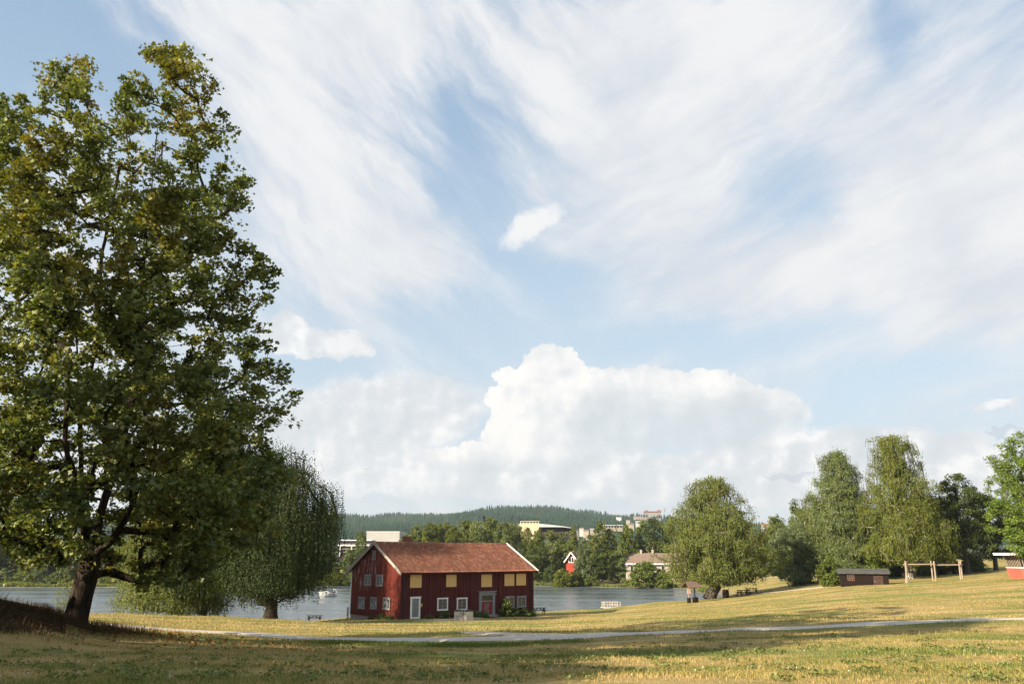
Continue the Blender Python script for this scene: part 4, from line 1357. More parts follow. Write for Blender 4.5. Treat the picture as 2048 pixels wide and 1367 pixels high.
# ---------------------------------------------------------------- plants along the house wall
def local(x, y):
    p = P0 + dX * x + dY * y
    return Vector((p.x, p.y, h1(p.x, p.y)))
plm, plc = make_broadleaf('wall_plant', 131, 1.0, [(0, .45), (.4, .6), (.8, .4), (1, .1)], 26, 40, .22, .14, .02, holes=0)
for i, (x, y, w, h, lb) in enumerate([
    (-.5, 3.2, .9, .45, 'low green weeds under the middle gable window'), (-.45, 1.6, .9, .42, 'low weeds below the right ground floor gable window'), (-.5, 5.4, .8, .3, 'small weeds at the left part of the gable wall'),
    (3.4, -.5, .9, .32, 'small weeds just right of the grey door'), (5.4, -.5, 1.2, .6, 'leafy plants under the white framed window right of the grey door'), (7.2, -.5, 1.0, .5, 'leafy plants between the two white framed windows'),
    (9.6, -.5, 1.2, .6, 'leafy plants directly right of the concrete bins'), (10.8, -.5, 1.2, .55, 'leafy plants left of the double red door'), (14.0, -.6, 1.2, 1.75, 'tall leafy plant just right of the double red door'),
    (15.2, -.6, 1.3, .8, 'leafy plants under the grey framed window pair'), (16.6, -.6, 1.3, .75, 'leafy plants below the rightmost ground floor window'), (18.0, -.5, 1.1, .6, 'leafy plants at the right corner of the red house')]):
    place_tree('wall_plant', plm, plc, B_DARK, G_MID, local(x * LEN / 18.6, y), i * 1.3, (w, w, h * 1.1), lb, 'plant', 'plants along the house wall')

# ---------------------------------------------------------------- concrete litter bins
binp = at(917, 1240.5, 82); binp.z = h1(binp.x, 82)
for i, (dx, dy, lb) in enumerate([(0, 0, 'left one of the two concrete litter bins before the red house'), (.95, -.25, 'right one of the two concrete litter bins, standing slightly nearer')]):
    x, y = binp.x + dx, binp.y + dy
    z = h1(x, y) - .05
    e = empty('litter_bin', (x, y, z), R(12 + i * 12), lb, 'litter bin', 'concrete litter bins')
    mb = MB()
    s, s2, hh = .40, .37, .90
    vs = [(-s, -s, 0), (s, -s, 0), (s, s, 0), (-s, s, 0), (-s2, -s2, hh), (s2, -s2, hh), (s2, s2, hh), (-s2, s2, hh)]
    mb.add(vs, [(0, 3, 2, 1), (4, 5, 6, 7), (0, 1, 5, 4), (1, 2, 6, 5), (2, 3, 7, 6), (3, 0, 4, 7)])
    for k in range(5): mb.box(-.3 + k * .14, -.26 + k * .14, -s - .012, -s + .0, .08, .8)
    mb.build('concrete_body', M_CONC, e)
    MB().box(-.40, .40, -.40, .40, hh + .002, hh + .10).tube([(-.15, 0, hh + .1), (-.15, 0, hh + .17), (.15, 0, hh + .17), (.15, 0, hh + .1)], .02, 6).build('lid', M_DKMET, e)

# ---------------------------------------------------------------- picnic tables
def picnic(loc, rz, label, sc=1.0):
    e = empty('picnic_table', loc, rz, label, 'picnic table', 'dark wooden picnic tables')
    e.scale = (sc,) * 3
    mb = MB()
    for k in range(5): mb.box(-1.0, 1.0, -.37 + k * .15, -.235 + k * .15, .70, .745)
    mb.build('tabletop', M_WOODT, e)
    for s in (-1, 1):
        mb = MB()
        for k in range(2): mb.box(-1.0, 1.0, s * .72 - .14 + k * .145, s * .72 - .005 + k * .145, .43, .47)
        mb.build('seat', M_WOODT, e)
    for x in (-.68, .68):
        mb = MB()
        for s in (-1, 1): mb.beam((x, s * .72, 0), (x, s * .26, .698), .05, .11, up=(1, 0, 0))
        mb.beam((x + .05, -.86, .37), (x + .05, .86, .37), .045, .11).beam((x + .05, -.36, .65), (x + .05, .36, .65), .045, .09)
        mb.build('leg_frame', M_WOODT, e)
    MB().beam((-.66, 0, .38), (-.1, 0, .68), .05, .09).beam((.66, 0, .38), (.1, 0, .68), .05, .09).build('brace', M_WOODT, e)
    return e
def gp(px, Y, dz=0.0):
    p = ground_at(px, Y); p.z += dz
    return p
picnic(gp(632, 108), R(6), 'dark picnic table at the lake edge left of the red house')
picnic(gp(1487, 135), R(12), 'dark picnic table right of the birch trunk, nearer of the pair', 1.15)
picnic(gp(1503, 142), R(-22), 'dark picnic table on the slope, farther one of the pair by the birch', 1.1)
picnic(gp(1077, 109), R(8), 'low dark picnic table in the shade at the right corner of the house')

# white mooring post left of the house
p = gp(697.5, 101)
MB().tube([(0, 0, -.2), (0, 0, 1.25), (0, 0, 1.3)], [.12, .11, .05], 10).build('mooring_post', M_GREYF, None, p)
tag(bpy.data.objects['mooring_post'], 'short pale post standing beside the left corner of the red house', 'post')

# ---------------------------------------------------------------- notice shelter (well like roof on two posts)
wp = gp(1383, 123)
e = empty('notice_shelter', wp, R(25), 'small wooden shelter with pitched roof and pink notice by the birch', 'shelter')
for x in (-.55, .55):
    MB().box(x - .06, x + .06, -.06, .06, -.1, 2.3).build('post', M_WOODG if x < 0 else M_WOODD, e)
mb = MB()
for s in (-1, 1):
    vs = [(-1.25, s * .95, 2.2), (1.25, s * .95, 2.2), (1.05, 0, 2.98), (-1.05, 0, 2.98)]
    vs += [(x, y, z - .07) for x, y, z in vs]
    mb.add(vs, [(0, 1, 2, 3), (7, 6, 5, 4), (0, 4, 5, 1), (1, 5, 6, 2), (2, 6, 7, 3), (3, 7, 4, 0)])
mb.build('roof', simple('brown_shingle', (0.15, 0.10, 0.08), .9, .25, 6), e)
MB().beam((-.9, 0, 2.3), (.9, 0, 2.3), .09, .1).beam((-.55, -.75, 2.27), (-.55, .75, 2.27), .07, .07).beam((.55, -.75, 2.27), (.55, .75, 2.27), .07, .07).build('roof_beam', M_WOODD, e)
MB().box(-.85, -.25, -.10, -.065, 1.25, 1.95).build('notice', M_PINK, e)
MB().box(-.72, -.40, -.25, .25, -.1, .72).build('bench_end', M_WOODD, e)
MB().box(.32, .92, -.3, .3, -.1, .78).build('wooden_box', M_WOODD, e)
# dark barrel by the birch trunk
p = gp(1451, 131)
mb = MB().tube([(0, 0, -.1), (0, 0, .2), (0, 0, .6), (0, 0, 1.15), (0, 0, 1.25)], [.42, .50, .53, .48, .40], 14)
mb.build('barrel', M_WOODD, None, p)
tag(bpy.data.objects['barrel'], 'dark round barrel right beside the foot of the birch trunk', 'barrel')
r = rs(3)
for i, (px, py) in enumerate([(1497, 1189), (1507, 1188), (1516, 1187), (1524, 1186), (1533, 1185.5), (1541, 1184.5), (1473, 1190.5)]):
    q = gp(px, 136 + i * .6)
    bm = bmesh.new(); bmesh.ops.create_icosphere(bm, subdivisions=2, radius=.3)
    for v in bm.verts:
        v.co *= 1 + .35 * mnoise.noise(v.co * 3 + Vector((i, 0, 0))); v.co.z *= .6; v.co.x *= 1.3
    me = bpy.data.meshes.new('boulder'); bm.to_mesh(me); bm.free()
    tag(link('boulder', me, M_STONE, None, q), 'small dark boulder in the row lining the dirt track', 'boulder', 'boulders lining the dirt track')

# ---------------------------------------------------------------- pale dock with railing
dk = at(1224, 1213, 146); dk.z = 0
e = empty('dock', (dk.x, dk.y, 0), R(8), 'pale wooden bathing dock with railing at the lake edge', 'dock')
e.scale = (.82, .9, .85)
mb = MB()
for k in range(22): mb.box(-2.2 + k * .32, -1.9 + k * .32, -1.1, 1.1, .30, .36)
mb.build('deck', M_DOCK, e)
MB().box(-2.2, 4.8, -1.15, -1.102, .12, .36).box(-2.2, 4.8, 1.102, 1.15, .12, .36).build('deck_edge', M_DOCK, e)
for x in (-1.9, 0, 1.8, 3.6):
    MB().tube([(x, -1.0, -1.5), (x, -1.0, .29)], .09, 7).tube([(x, 1.0, -1.5), (x, 1.0, .29)], .09, 7).build('pile', M_WOODD, e)
mb = MB()
for y in (-1.0, 1.0):
    for x in (-1.9, -.75, .4, 1.5):
        mb.box(x - .05, x + .05, y - .05, y + .05, .362, 1.35)
    mb.box(-1.95, 1.55, y - .06, y + .06, 1.352, 1.42)
    mb.box(-1.84, 1.45, y - .025, y + .025, .82, .89)
mb.box(-1.95, -1.85, -.94, .94, 1.352, 1.42).box(-1.94, -1.86, -.05, .05, .362, 1.35)
mb.beam((-.7, -1.0, .4), (-.3, -1.0, 1.3), .05, .06).beam((.6, -1.0, .4), (.95, -1.0, 1.3), .05, .06)
mb.build('railing', M_DOCK, e)

# ---------------------------------------------------------------- motor boat
bp = at(655, 1184, 190)
e = empty('motor_boat', (bp.x, 190, 0), R(205), 'white cabin motor boat moored on the lake left of the red house', 'boat')
e.rotation_euler = (0, 0, R(215)); e.scale = (.76,) * 3
st = [(-2.6, 1.05, .95), (-1.5, 1.18, .98), (0, 1.2, 1.05), (1.2, 1.0, 1.15), (2.2, .55, 1.28), (2.9, .06, 1.42)]
mb = MB()
rings = []
for x, w, h in st:
    xk = x - (.55 if x > 2 else .15 if x > 1 else 0)
    rings.append([(xk, 0, -.25), (xk, w * .55, -.1), (xk + .1, w * .86, .35), (x, w, h), (x, w * .9, h + .06), (x, -w * .9, h + .06), (x, -w, h), (xk + .1, -w * .86, .35), (xk, -w * .55, -.1)])
vs = [v for rr_ in rings for v in rr_]
fs = []
for i in range(len(rings) - 1):
    for k in range(9): fs.append((i * 9 + k, i * 9 + (k + 1) % 9, (i + 1) * 9 + (k + 1) % 9, (i + 1) * 9 + k))
fs += [tuple(range(9))[::-1], tuple(45 + k for k in range(9))]
mb.add(vs, fs); mb.build('hull', M_BOAT, e, smooth=False)
mb = MB().add([(-.2, -.85, 1.08), (1.9, -.45, 1.25), (1.9, .45, 1.25), (-.2, .85, 1.08), (.1, -.68, 1.55), (1.2, -.4, 1.5), (1.2, .4, 1.5), (.1, .68, 1.55)], [(0, 3, 2, 1), (4, 5, 6, 7), (0, 1, 5, 4), (1, 2, 6, 5), (2, 3, 7, 6), (3, 0, 4, 7)])
mb.build('cabin', M_BOAT, e)
MB().add([(.2, -.66, 1.56), (.2, .66, 1.56), (-.15, .62, 2.0), (-.15, -.62, 2.0), (.17, -.66, 1.56), (.17, .66, 1.56), (-.18, .62, 2.0), (-.18, -.62, 2.0)], [(0, 1, 2, 3), (7, 6, 5, 4), (0, 3, 7, 4), (1, 5, 6, 2), (2, 6, 7, 3), (0, 4, 5, 1)]).build('windscreen', M_GLASS, e)
mb = MB().tube([(-2.5, -.95, 1.0), (-2.2, -.9, 2.0), (-2.2, .9, 2.0), (-2.5, .95, 1.0)], .07, 7)
mb.build('arch', M_BOAT, e)
MB().tube([(.9, -.7, 1.2), (2.0, -.5, 1.65), (2.85, 0, 1.85), (2.0, .5, 1.65), (.9, .7, 1.2)], .03, 6).build('bow_rail', M_BOAT, e)
MB().box(-.3, -.02, -1.16, -1.15, .7, .8).box(.7, 1.0, -1.16, -1.12, .75, .86).box(-.3, -.02, 1.15, 1.16, .7, .8).box(.6, .85, 1.12, 1.16, .75, .86).build('porthole', M_GLASS, e)
MB().box(-2.3, -1.4, -.9, .9, 1.05, 1.3).build('bench', simple('purple_cover', (0.12, 0.07, 0.11), .8), e)
# ---------------------------------------------------------------- dark shed
def wall_box(mb, L, D, z1, z1b, battens=True):
    mb.add([(0, 0, 0), (L, 0, 0), (L, D, 0), (0, D, 0), (0, 0, z1), (L, 0, z1), (L, D, z1b), (0, D, z1b)], [(0, 3, 2, 1), (4, 5, 6, 7), (0, 1, 5, 4), (1, 2, 6, 5), (2, 3, 7, 6), (3, 0, 4, 7)])
    n = int(L / .22)
    for i in range(n + 1):
        x = .05 + i * (L - .1) / n
        mb.box(x - .035, x + .035, -.03, -.002, .05, z1 - .02)
    return mb
a = at(1682, 1170, 121); b = at(1770, 1166, 121)
z = h1(a.x, 121)
Ls = b.x - a.x
hs = psize(1170 - 1143, 121)
e = empty('wooden_shed', (a.x, 121, z - .1), R(-20), 'low dark wooden shed under the tall birches', 'shed')
wall_box(MB(), Ls, 3.0, hs, hs + .35).build('plank_walls', M_WOODD, e)
mb = MB()
vs = [(-.35, -.4, hs - .02), (Ls + .25, -.4, hs - .02), (Ls + .25, 1.7, hs + .62), (-.35, 1.7, hs + .62), (Ls + .25, 3.4, hs + .2), (-.35, 3.4, hs + .2)]
vs += [(x, y, zz + .10) for x, y, zz in vs]
mb.add(vs, [(3, 2, 1, 0), (5, 4, 2, 3), (6, 7, 8, 9), (9, 8, 10, 11), (0, 1, 7, 6), (1, 2, 8, 7), (2, 4, 10, 8), (4, 5, 11, 10), (5, 3, 9, 11), (3, 0, 6, 9)])
mb.build('roof', M_FELT, e)
wx_ = Ls * .15
w_ = MB().box(wx_, wx_ + .95, -.06, -.031, hs * .50, hs * .93).build('window', simple('brown_shutter', (0.12, 0.06, 0.045), .8, .2), e)
mb = MB()
for k in range(3): mb.box(wx_ + .1 + k * .29, wx_ + .29 + k * .29, -.07, -.0605, hs * .54, hs * .70).box(wx_ + .1 + k * .29, wx_ + .29 + k * .29, -.07, -.0605, hs * .73, hs * .89)
mb.build('pane', M_GLASS, w_)
dx_ = Ls * .69
d_ = MB().box(dx_, dx_ + 1.25, -.07, -.031, .1, hs * .86).build('door', simple('dark_brown_door', (0.05, 0.026, 0.018), .8, .25), e)
MB().box(dx_ - .05, dx_ + 1.3, -.085, -.0705, hs * .3, hs * .3 + .1).box(dx_ - .05, dx_ + 1.3, -.085, -.0705, hs * .65, hs * .65 + .1).build('hinge_strap', M_DKMET, d_)
MB().box(dx_ + .05, dx_ + .15, -.10, -.0705, hs * .45, hs * .5).build('handle', M_GREYF, d_)

# ---------------------------------------------------------------- wooden swing frame
YS = 122.0
e = empty('swing_frame', ground_at(1868, YS), 0, 'weathered timber swing frame with two beams and paired posts', 'swing frame')
o = e.location
def sp_(px, py, dy=0.0):
    p = at(px, py, YS + dy); return p - o
def post(pxt, pyt, pxb, pyb, dy, r=.15, mat=None):
    r *= .78
    A_ = sp_(pxb, pyb, dy); B_ = sp_(pxt, pyt, dy)
    zg = h1(A_.x + o.x, YS + dy) - o.z - .2
    A_.z = zg
    MB().tube([A_, (A_ + B_) / 2, B_], [r * 1.15, r * 1.02, r * .92], 8).build('post', mat or M_WOODG, e)
post(1810.5, 1121, 1814.5, 1166, 0, .17)
post(1812.5, 1123, 1812.0, 1166, 1.6, .13)
post(1861.5, 1121, 1866.5, 1164, .9, .13)
post(1867.5, 1121, 1872.5, 1164, 0, .14)
post(1917.5, 1120, 1921.5, 1160, 0, .13)
post(1920.5, 1120, 1925.5, 1160, .9, .13)
MB().tube([sp_(1807, 1128.2, .3), sp_(1868, 1127.6, .3)], [.11, .10], 8).build('beam', M_WOODG, e)
MB().tube([sp_(1867, 1129.2, .5), sp_(1925, 1128.6, .5)], [.10, .09], 8).build('beam', M_WOODG, e)
p = gp(1775, 122)
MB().box(-.28, .28, -.2, .2, .18, .26).box(-.24, -.16, -.16, .16, -.05, .178).box(.16, .24, -.16, .16, -.05, .178).build('low_stool', M_GREYF, None, p)
tag(bpy.data.objects['low_stool'], 'tiny low grey bench at the right end of the dark shed', 'bench')

# ---------------------------------------------------------------- red kiosk
YK = 104.0
kc = at(2046, 1156, YK)
kz = h1(kc.x, YK)
e = empty('red_kiosk', (at(2088, 1156, YK + 3.4).x, YK + 3.4, kz - .05), 0, 'red round kiosk with flared walls and white flat roof at the right edge', 'kiosk')
def ring(r, z, n=8, rot=R(22.5)):
    return [(r * math.cos(rot + 2 * math.pi * k / n), r * math.sin(rot + 2 * math.pi * k / n), z) for k in range(n)]
def frust(mb, r0, z0, r1, z1, n=8):
    mb.add(ring(r0, z0, n) + ring(r1, z1, n), [(k, (k + 1) % n, (k + 1) % n + n, k + n) for k in range(n)] + [tuple(range(n))[::-1], tuple(range(n, 2 * n))])
    return mb
zr = psize(1156 - 1134, YK); zt = psize(1156 - 1108, YK); zf = psize(1156 - 1104, YK)
r0 = psize(58, YK + 3.4); r1 = r0 * 1.07; r2 = r0 * 1.155; r3 = r0 * 1.42
mb = frust(MB(), r0, 0, r1, zr)
for k in range(8):
    a0, a1 = R(22.5 + k * 45), R(67.5 + k * 45)
    for j in range(1, 16):
        f = j / 16
        def P_(r, z): return Vector((r * (math.cos(a0) * (1 - f) + math.cos(a1) * f), r * (math.sin(a0) * (1 - f) + math.sin(a1) * f), z))
        mb.beam(P_(r0 + .012, .04), P_(r1 + .012, zr - .04), .03, .03, up=P_(1, 0))
mb.build('lower_wall', simple('kiosk_red_boards', (0.52, 0.10, 0.075), .75, .18, 3, (6, 6, .4)), e)
frust(MB(), r1 + .05, zr + .002, r1 + .06, zr + .09).build('counter', M_WHITE, e)
frust(MB(), r1 * .93, zr + .092, r2 * .93, zt - .05).build('glazing', M_GLASS, e)
mb = MB()
for k in range(8):
    a0, a1 = R(22.5 + k * 45), R(67.5 + k * 45)
    for j in range(0, 9):
        f = j / 9
        def P_(r, z): return Vector((r * (math.cos(a0) * (1 - f) + math.cos(a1) * f), r * (math.sin(a0) * (1 - f) + math.sin(a1) * f), z))
        mb.beam(P_(r1 * .97, zr + .092), P_(r2 * .97, zt - .06), .09, .05, up=P_(1, 0))
mb.build('window_slats', M_WOODG, e)
frust(MB(), r3 * .99, zt - .04, r3, zf).build('roof', M_WHITE, e)

# ---------------------------------------------------------------- sapling behind the maple trunk
sm_, sc_ = make_broadleaf('sapling', 141, 3.0, [(.15, .3), (.4, .7), (.7, .6), (1, .2)], 46, 10, .28, .11, .03, holes=.1)
p = ground_at(131, 60)
place_tree('sapling', sm_, sc_, B_GREY, G_OLIVE, p, 0, (1, 1, 1), 'thin yellow green sapling beside the maple trunk against the water', 'tree')

# ---------------------------------------------------------------- far buildings
def fbox(e, name, mat, px0, py0, px1, py1, Y, depth, proud=0.0):
    a = at(px0, (py0 + py1) / 2, Y); b = at(px1, (py0 + py1) / 2, Y)
    z1 = at((px0 + px1) / 2, py0, Y).z; z0 = at((px0 + px1) / 2, py1, Y).z
    o = e.location
    mb = MB().box(a.x - o.x, b.x - o.x, Y - proud - o.y, Y + depth - o.y, z0 - o.z, z1 - o.z)
    return mb.build(name, mat, e)
def bld(name, px, Y, label, cat='building'):
    p = ground_at(px, Y)
    return empty(name, p, 0, label, cat)

Y = 560
e = bld('office_building', 766, Y, 'long windowless light grey clad building behind the gable chimney side')
fbox(e, 'cladding_wall', M_PANEL, 733, 1063, 799, 1083, Y, 30)
o_ = fbox(e, 'lower_wall', M_DKWALL, 736, 1083.05, 812, 1112, Y + 2, 26)
fbox(e, 'roof_edge', M_WHITE, 732.6, 1062, 799.4, 1063, Y - .2, 30.4)
e = bld('parking_building', 706, 470, 'white framed open deck building left of the roof gable')
Y = 470
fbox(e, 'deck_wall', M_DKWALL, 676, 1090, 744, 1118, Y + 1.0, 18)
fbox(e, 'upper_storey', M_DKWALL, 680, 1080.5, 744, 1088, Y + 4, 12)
fbox(e, 'roof_slab', M_WHITE, 678, 1079, 744, 1080.4, Y + 2.5, 15)
fbox(e, 'deck_slab', M_WHITE, 676, 1088.2, 744, 1091.2, Y, 19.2)
for px in (679.5, 703, 726, 743):
    fbox(e, 'column', M_WHITE, px - 1.2, 1091.3, px + 1.2, 1112, Y, .9)
for py in (1097, 1104):
    fbox(e, 'railing', M_PANEL, 682, py - .4, 742, py + .4, Y + .4, .2)
for i, px in enumerate((684, 690, 697, 715, 736)):
    fbox(e, 'roof_unit', M_PANEL, px - 1.4, 1077.6, px + 1.6, 1078.95, Y + 5, 3)
Y = 400
e = bld('cream_tower_building', 1059, Y, 'cream coloured square tower block rising above the pines')
fbox(e, 'tower_wall', M_CREAM, 1041, 1045.4, 1078, 1080, Y, 9)
fbox(e, 'parapet', M_CREAM, 1040.6, 1041.4, 1078.4, 1042.6, Y - .1, 9.2)
for k in range(7):
    px = 1041.1 + k * 6.05
    fbox(e, 'pillar', M_CREAM, px - .5, 1042.65, px + .7, 1045.35, Y, 8.8)
fbox(e, 'window_band', M_GLASS, 1042, 1042.65, 1077.5, 1045.35, Y + .4, 8)
fbox(e, 'window', M_GLASS, 1068, 1061, 1072, 1066, Y - .02, .05)
Y = 430
e = bld('sports_hall', 1110, Y, 'dark walled hall with pale curved roof beside the cream tower')
o = e.location
fbox(e, 'dark_wall', M_DKWALL, 1030, 1053.4, 1147, 1075, Y, 25)
mb = MB()
prof_ = [(1025, 1048.5), (1045, 1046.2), (1065, 1045.6), (1085, 1047.0), (1105, 1049.0), (1125, 1051.4), (1150, 1055.6)]
vs = []
for px, py in prof_:
    q = at(px, py, Y - 3) - o
    vs += [(q.x, q.y, q.z), (q.x, q.y + 32, q.z)]
n = len(prof_)
for px, py in prof_:
    q = at(px, max(py + .8, 1053.3 if py < 1053 else py + .8), Y - 3) - o
    vs += [(q.x, q.y, q.z), (q.x, q.y + 32, q.z)]
fs = []
for i in range(n - 1):
    a0 = 2 * i; b0 = 2 * n + 2 * i
    fs += [(a0, a0 + 2, a0 + 3, a0 + 1), (b0, b0 + 1, b0 + 3, b0 + 2), (a0, b0, b0 + 2, a0 + 2), (a0 + 1, a0 + 3, b0 + 3, b0 + 1)]
fs += [(0, 1, 2 * n + 1, 2 * n), (2 * n - 2, 4 * n - 2, 4 * n - 1, 2 * n - 1)]
mb.add(vs, fs).build('curved_roof', M_PALEROOF, e)
Y = 520
e = bld('school_building', 1228, Y, 'low white building with dark window strip above the trees')
fbox(e, 'wall', M_DULL, 1209, 1050.5, 1245, 1062, Y, 12)
fbox(e, 'roof', M_PALEROOF, 1208, 1049, 1246, 1050.45, Y - .5, 13)
for k in range(6): fbox(e, 'window', M_GLASS, 1211 + k * 5.8, 1051.6, 1215 + k * 5.8, 1054.4, Y - .03, .05)
e = bld('brick_block', 661, 620, 'plum brown block half hidden by the dark weeping birch')
fbox(e, 'wall', M_DKWALL, 650, 1030, 668, 1075, 620, 14)
fbox(e, 'window', M_GLASS, 653, 1040, 664, 1043, 619.95, .05)
# brown mast
p = at(968, 1050, 420); zb = h1(p.x, 420)
MB().tube([(0, 0, 0), (0, 0, at(968, 1031, 420).z - zb)], [.6, .5], 8).box(-.9, .9, -.9, .9, at(968, 1034, 420).z - zb, at(968, 1033, 420).z - zb).build('mast', M_WOODD, None, Vector((p.x, 420, zb)))
tag(bpy.data.objects['mast'], 'thin brown mast sticking up behind the pine row', 'mast')

def small_house(px, py, Y, wpx, hpx, wallm, roofm, label, rz=0.0, name='distant_house', ridge='x', group=None, loc=None):
    w = psize(wpx, Y); hgt = psize(hpx, Y); d = w * .7
    p = at(px, py, Y)
    e = empty(name, (p.x, Y, p.z), rz, label, 'house', group)
    hw = hgt * .6
    MB().box(-w / 2, w / 2, 0, d, -6, hw).build('wall', wallm, e)
    mb = MB()
    o_ = .05 * w
    vs = [(-w / 2 - o_, -o_, hw), (w / 2 + o_, -o_, hw), (w / 2 + o_, d / 2, hgt), (-w / 2 - o_, d / 2, hgt), (w / 2 + o_, d + o_, hw), (-w / 2 - o_, d + o_, hw)]
    mb.add(vs, [(0, 1, 2, 3), (3, 2, 4, 5), (0, 3, 5), (1, 4, 2), (0, 5, 4, 1)])
    mb.build('roof', roofm, e)
    mb = MB()
    for k in (-1, 0, 1): mb.box(k * w * .3 - w * .06, k * w * .3 + w * .06, -.06, -.02, hw * .3, hw * .75)
    mb.build('windows', M_GLASS, e)
    return e
r = rs(15)
roofs = [M_FELT, M_TERR, M_BROWNROOF, M_PALEROOF]
for i, (px, py, Y, w, h) in enumerate([(1152, 1062, 600, 13, 6), (1163, 1058, 700, 11, 5), (1172, 1063, 620, 14, 6), (1185, 1060, 680, 12, 5), (1196, 1056, 760, 12, 5), (1206, 1062, 600, 10, 5), (1262, 1050, 800, 14, 6), (1276, 1045, 900, 12, 5), (1256, 1041, 1000, 10, 4), (1530, 1052, 640, 16, 8), (1541, 1047, 760, 12, 6), (1551, 1050, 700, 14, 7), (1534, 1063, 560, 18, 6), (1548, 1060, 600, 14, 6), (1562, 1046, 800, 12, 6)]):
    small_house(px, py, Y, w * .8, h * .75, [M_DULL, M_PANEL, M_DULL][i % 3], roofs[i % 4], 'tiny pale house in the distant settlement behind the far shore trees', r.uniform(-.3, .3), group='distant houses beyond the far shore trees')
# hill top buildings
Yh_ = 2250
e = empty('hilltop_hotel', at(1305, 1027, Yh_), 0, 'long terracotta roofed building on top of the hill', 'building')
fbox(e, 'wall', M_DULL, 1289, 1023.5, 1322, 1029, Yh_, 14)
fbox(e, 'roof', M_TERR, 1288, 1021.6, 1323, 1023.45, Yh_ - 2, 18)
fbox(e, 'gable_block', M_TERR, 1291, 1019.5, 1296, 1021.55, Yh_, 10)
fbox(e, 'gable_block', M_TERR, 1315, 1019, 1322, 1021.55, Yh_, 10)
for i, (px, py, w) in enumerate([(1278, 1034, 20), (1298, 1036, 18), (1316, 1038, 14), (1285, 1041, 12)]):
    small_house(px, py, 2050 - i * 30, w * .9, 3.4, M_DULL, M_BROWNROOF, ['terraced brown roofed block left below the hilltop building', 'terraced brown roofed block right below the hilltop building', 'brown roofed block on the right slope below the hilltop building', 'lowest brown roofed block below the hilltop building'][i], name='hillside_block')
small_house(1238, 1036, 2000, 9, 4, M_WHITE, M_FELT, 'small white house alone on the wooded hillside', name='hillside_house')

# ---------------------------------------------------------------- red gabled house across the lake
Y = 262
p = at(1143, 1135, Y); zb = h1(p.x, Y)
e = empty('gabled_house', (p.x, Y, zb), R(-14), 'small bright red house with white gable edge across the lake', 'house')
w = psize(22, Y); zt = at(1141, 1104.5, Y).z - zb; ze = at(1141, 1120.5, Y).z - zb
mb = MB().add([(-w / 2, 0, 0), (w / 2, 0, 0), (w / 2, 0, ze), (0, 0, zt), (-w / 2, 0, ze), (-w / 2, 9, 0), (w / 2, 9, 0), (w / 2, 9, ze), (0, 9, zt), (-w / 2, 9, ze)],
    [(0, 1, 2, 3, 4), (9, 8, 7, 6, 5)] + [(i, (i + 1) % 5, (i + 1) % 5 + 5, i + 5) for i in range(5)])
mb.build('wall', M_REDL, e)
for s in (-1, 1):
    MB().beam((s * (w / 2 + .5), 4.2, ze - .45), (0, 4.2, zt + .12), 9.8, .18, up=(0, 0, 1)).build('roof_slope', M_BROWNROOF, e)
    MB().beam((s * (w / 2 + .55), -.78, ze - .5), (0, -.78, zt + .1), .08, .34, up=(0, 0, 1)).build('bargeboard', M_WHITE, e)
w_ = MB().box(-.9, .9, -.08, -.01, ze - .6, ze - .45).box(-.9, .9, -.08, -.01, ze + .95, ze + 1.1).box(-.9, -.75, -.08, -.01, ze - .449, ze + .949).box(.75, .9, -.08, -.01, ze - .449, ze + .949).box(-.06, .06, -.08, -.01, ze - .449, ze + .949).build('window', M_WHITE, e)
MB().box(-.74, .74, -.04, -.005, ze - .44, ze + .94).build('pane', M_GLASS, w_)

# ---------------------------------------------------------------- pale hipped house
Y = 285
p0 = at(1254, 1150, Y); p1 = at(1385, 1150, Y)
zb = h1(p0.x + 8, Y)
ze = at(1254, 1126.5, Y).z - zb; zt = at(1280, 1105, Y).z - zb
L = p1.x - p0.x
e = empty('hipped_house', (p0.x, Y, zb), R(3), 'pale house with large brown hipped roof across the lake', 'house')
MB().box(0, L, 0, 11, -.5, ze).build('wall', M_WALLW, e)
rf = MB().add([(-.7, -.7, ze), (L + .7, -.7, ze), (L + .7, 11.7, ze), (-.7, 11.7, ze), (3.2, 5.5, zt), (L - 3.2, 5.5, zt)], [(0, 1, 5, 4), (1, 2, 5), (2, 3, 4, 5), (3, 0, 4), (0, 3, 2, 1)]).build('roof', M_BROWNROOF, e)
MB().box(-.75, L + .75, -.85, -.71, ze - .3, ze + .12).build('eave_board', M_WHITE, e)
for px in (1284, 1307.5):
    x = at(px, 1100, Y + 5).x - p0.x
    MB().box(x - .3, x + .3, 5.0, 5.7, zt - .3, zt + 1.1).build('chimney', M_WALLW, rf)
for x in (1.2, 3.6, 6.2, 9.0, 12, 15):
    o_ = MB().box(x, x + 1.1, -.05, -.01, ze - 2.2, ze - .7).build('window', M_WHITE, e)
    MB().box(x + .1, x + 1.0, -.08, -.052, ze - 2.1, ze - .8).build('pane', M_GLASS, o_)
# dead bare tree behind that roof
rng = rs(8)
P = np.array([[rng.uniform(-1.6, 1.6), rng.uniform(-1, 1), rng.uniform(4, 9.5)] for _ in range(40)])
A, par, tips, _ = grow([[(0, 0, -.2), (.1, 0, 3), (.2, 0, 6)]], P, rng, seg=.7)
e = empty('dead_tree', ground_at(1298, 297), 0, 'bare pale dead tree sticking up behind the brown hipped roof', 'tree')
e.scale = (1.2, 1.2, 1.15)
link('trunk', wood_mesh('dead_tree', A, par, tips, .05, .45, sides=6), simple('dead_wood', (0.28, 0.20, 0.16), .9, .2), e)

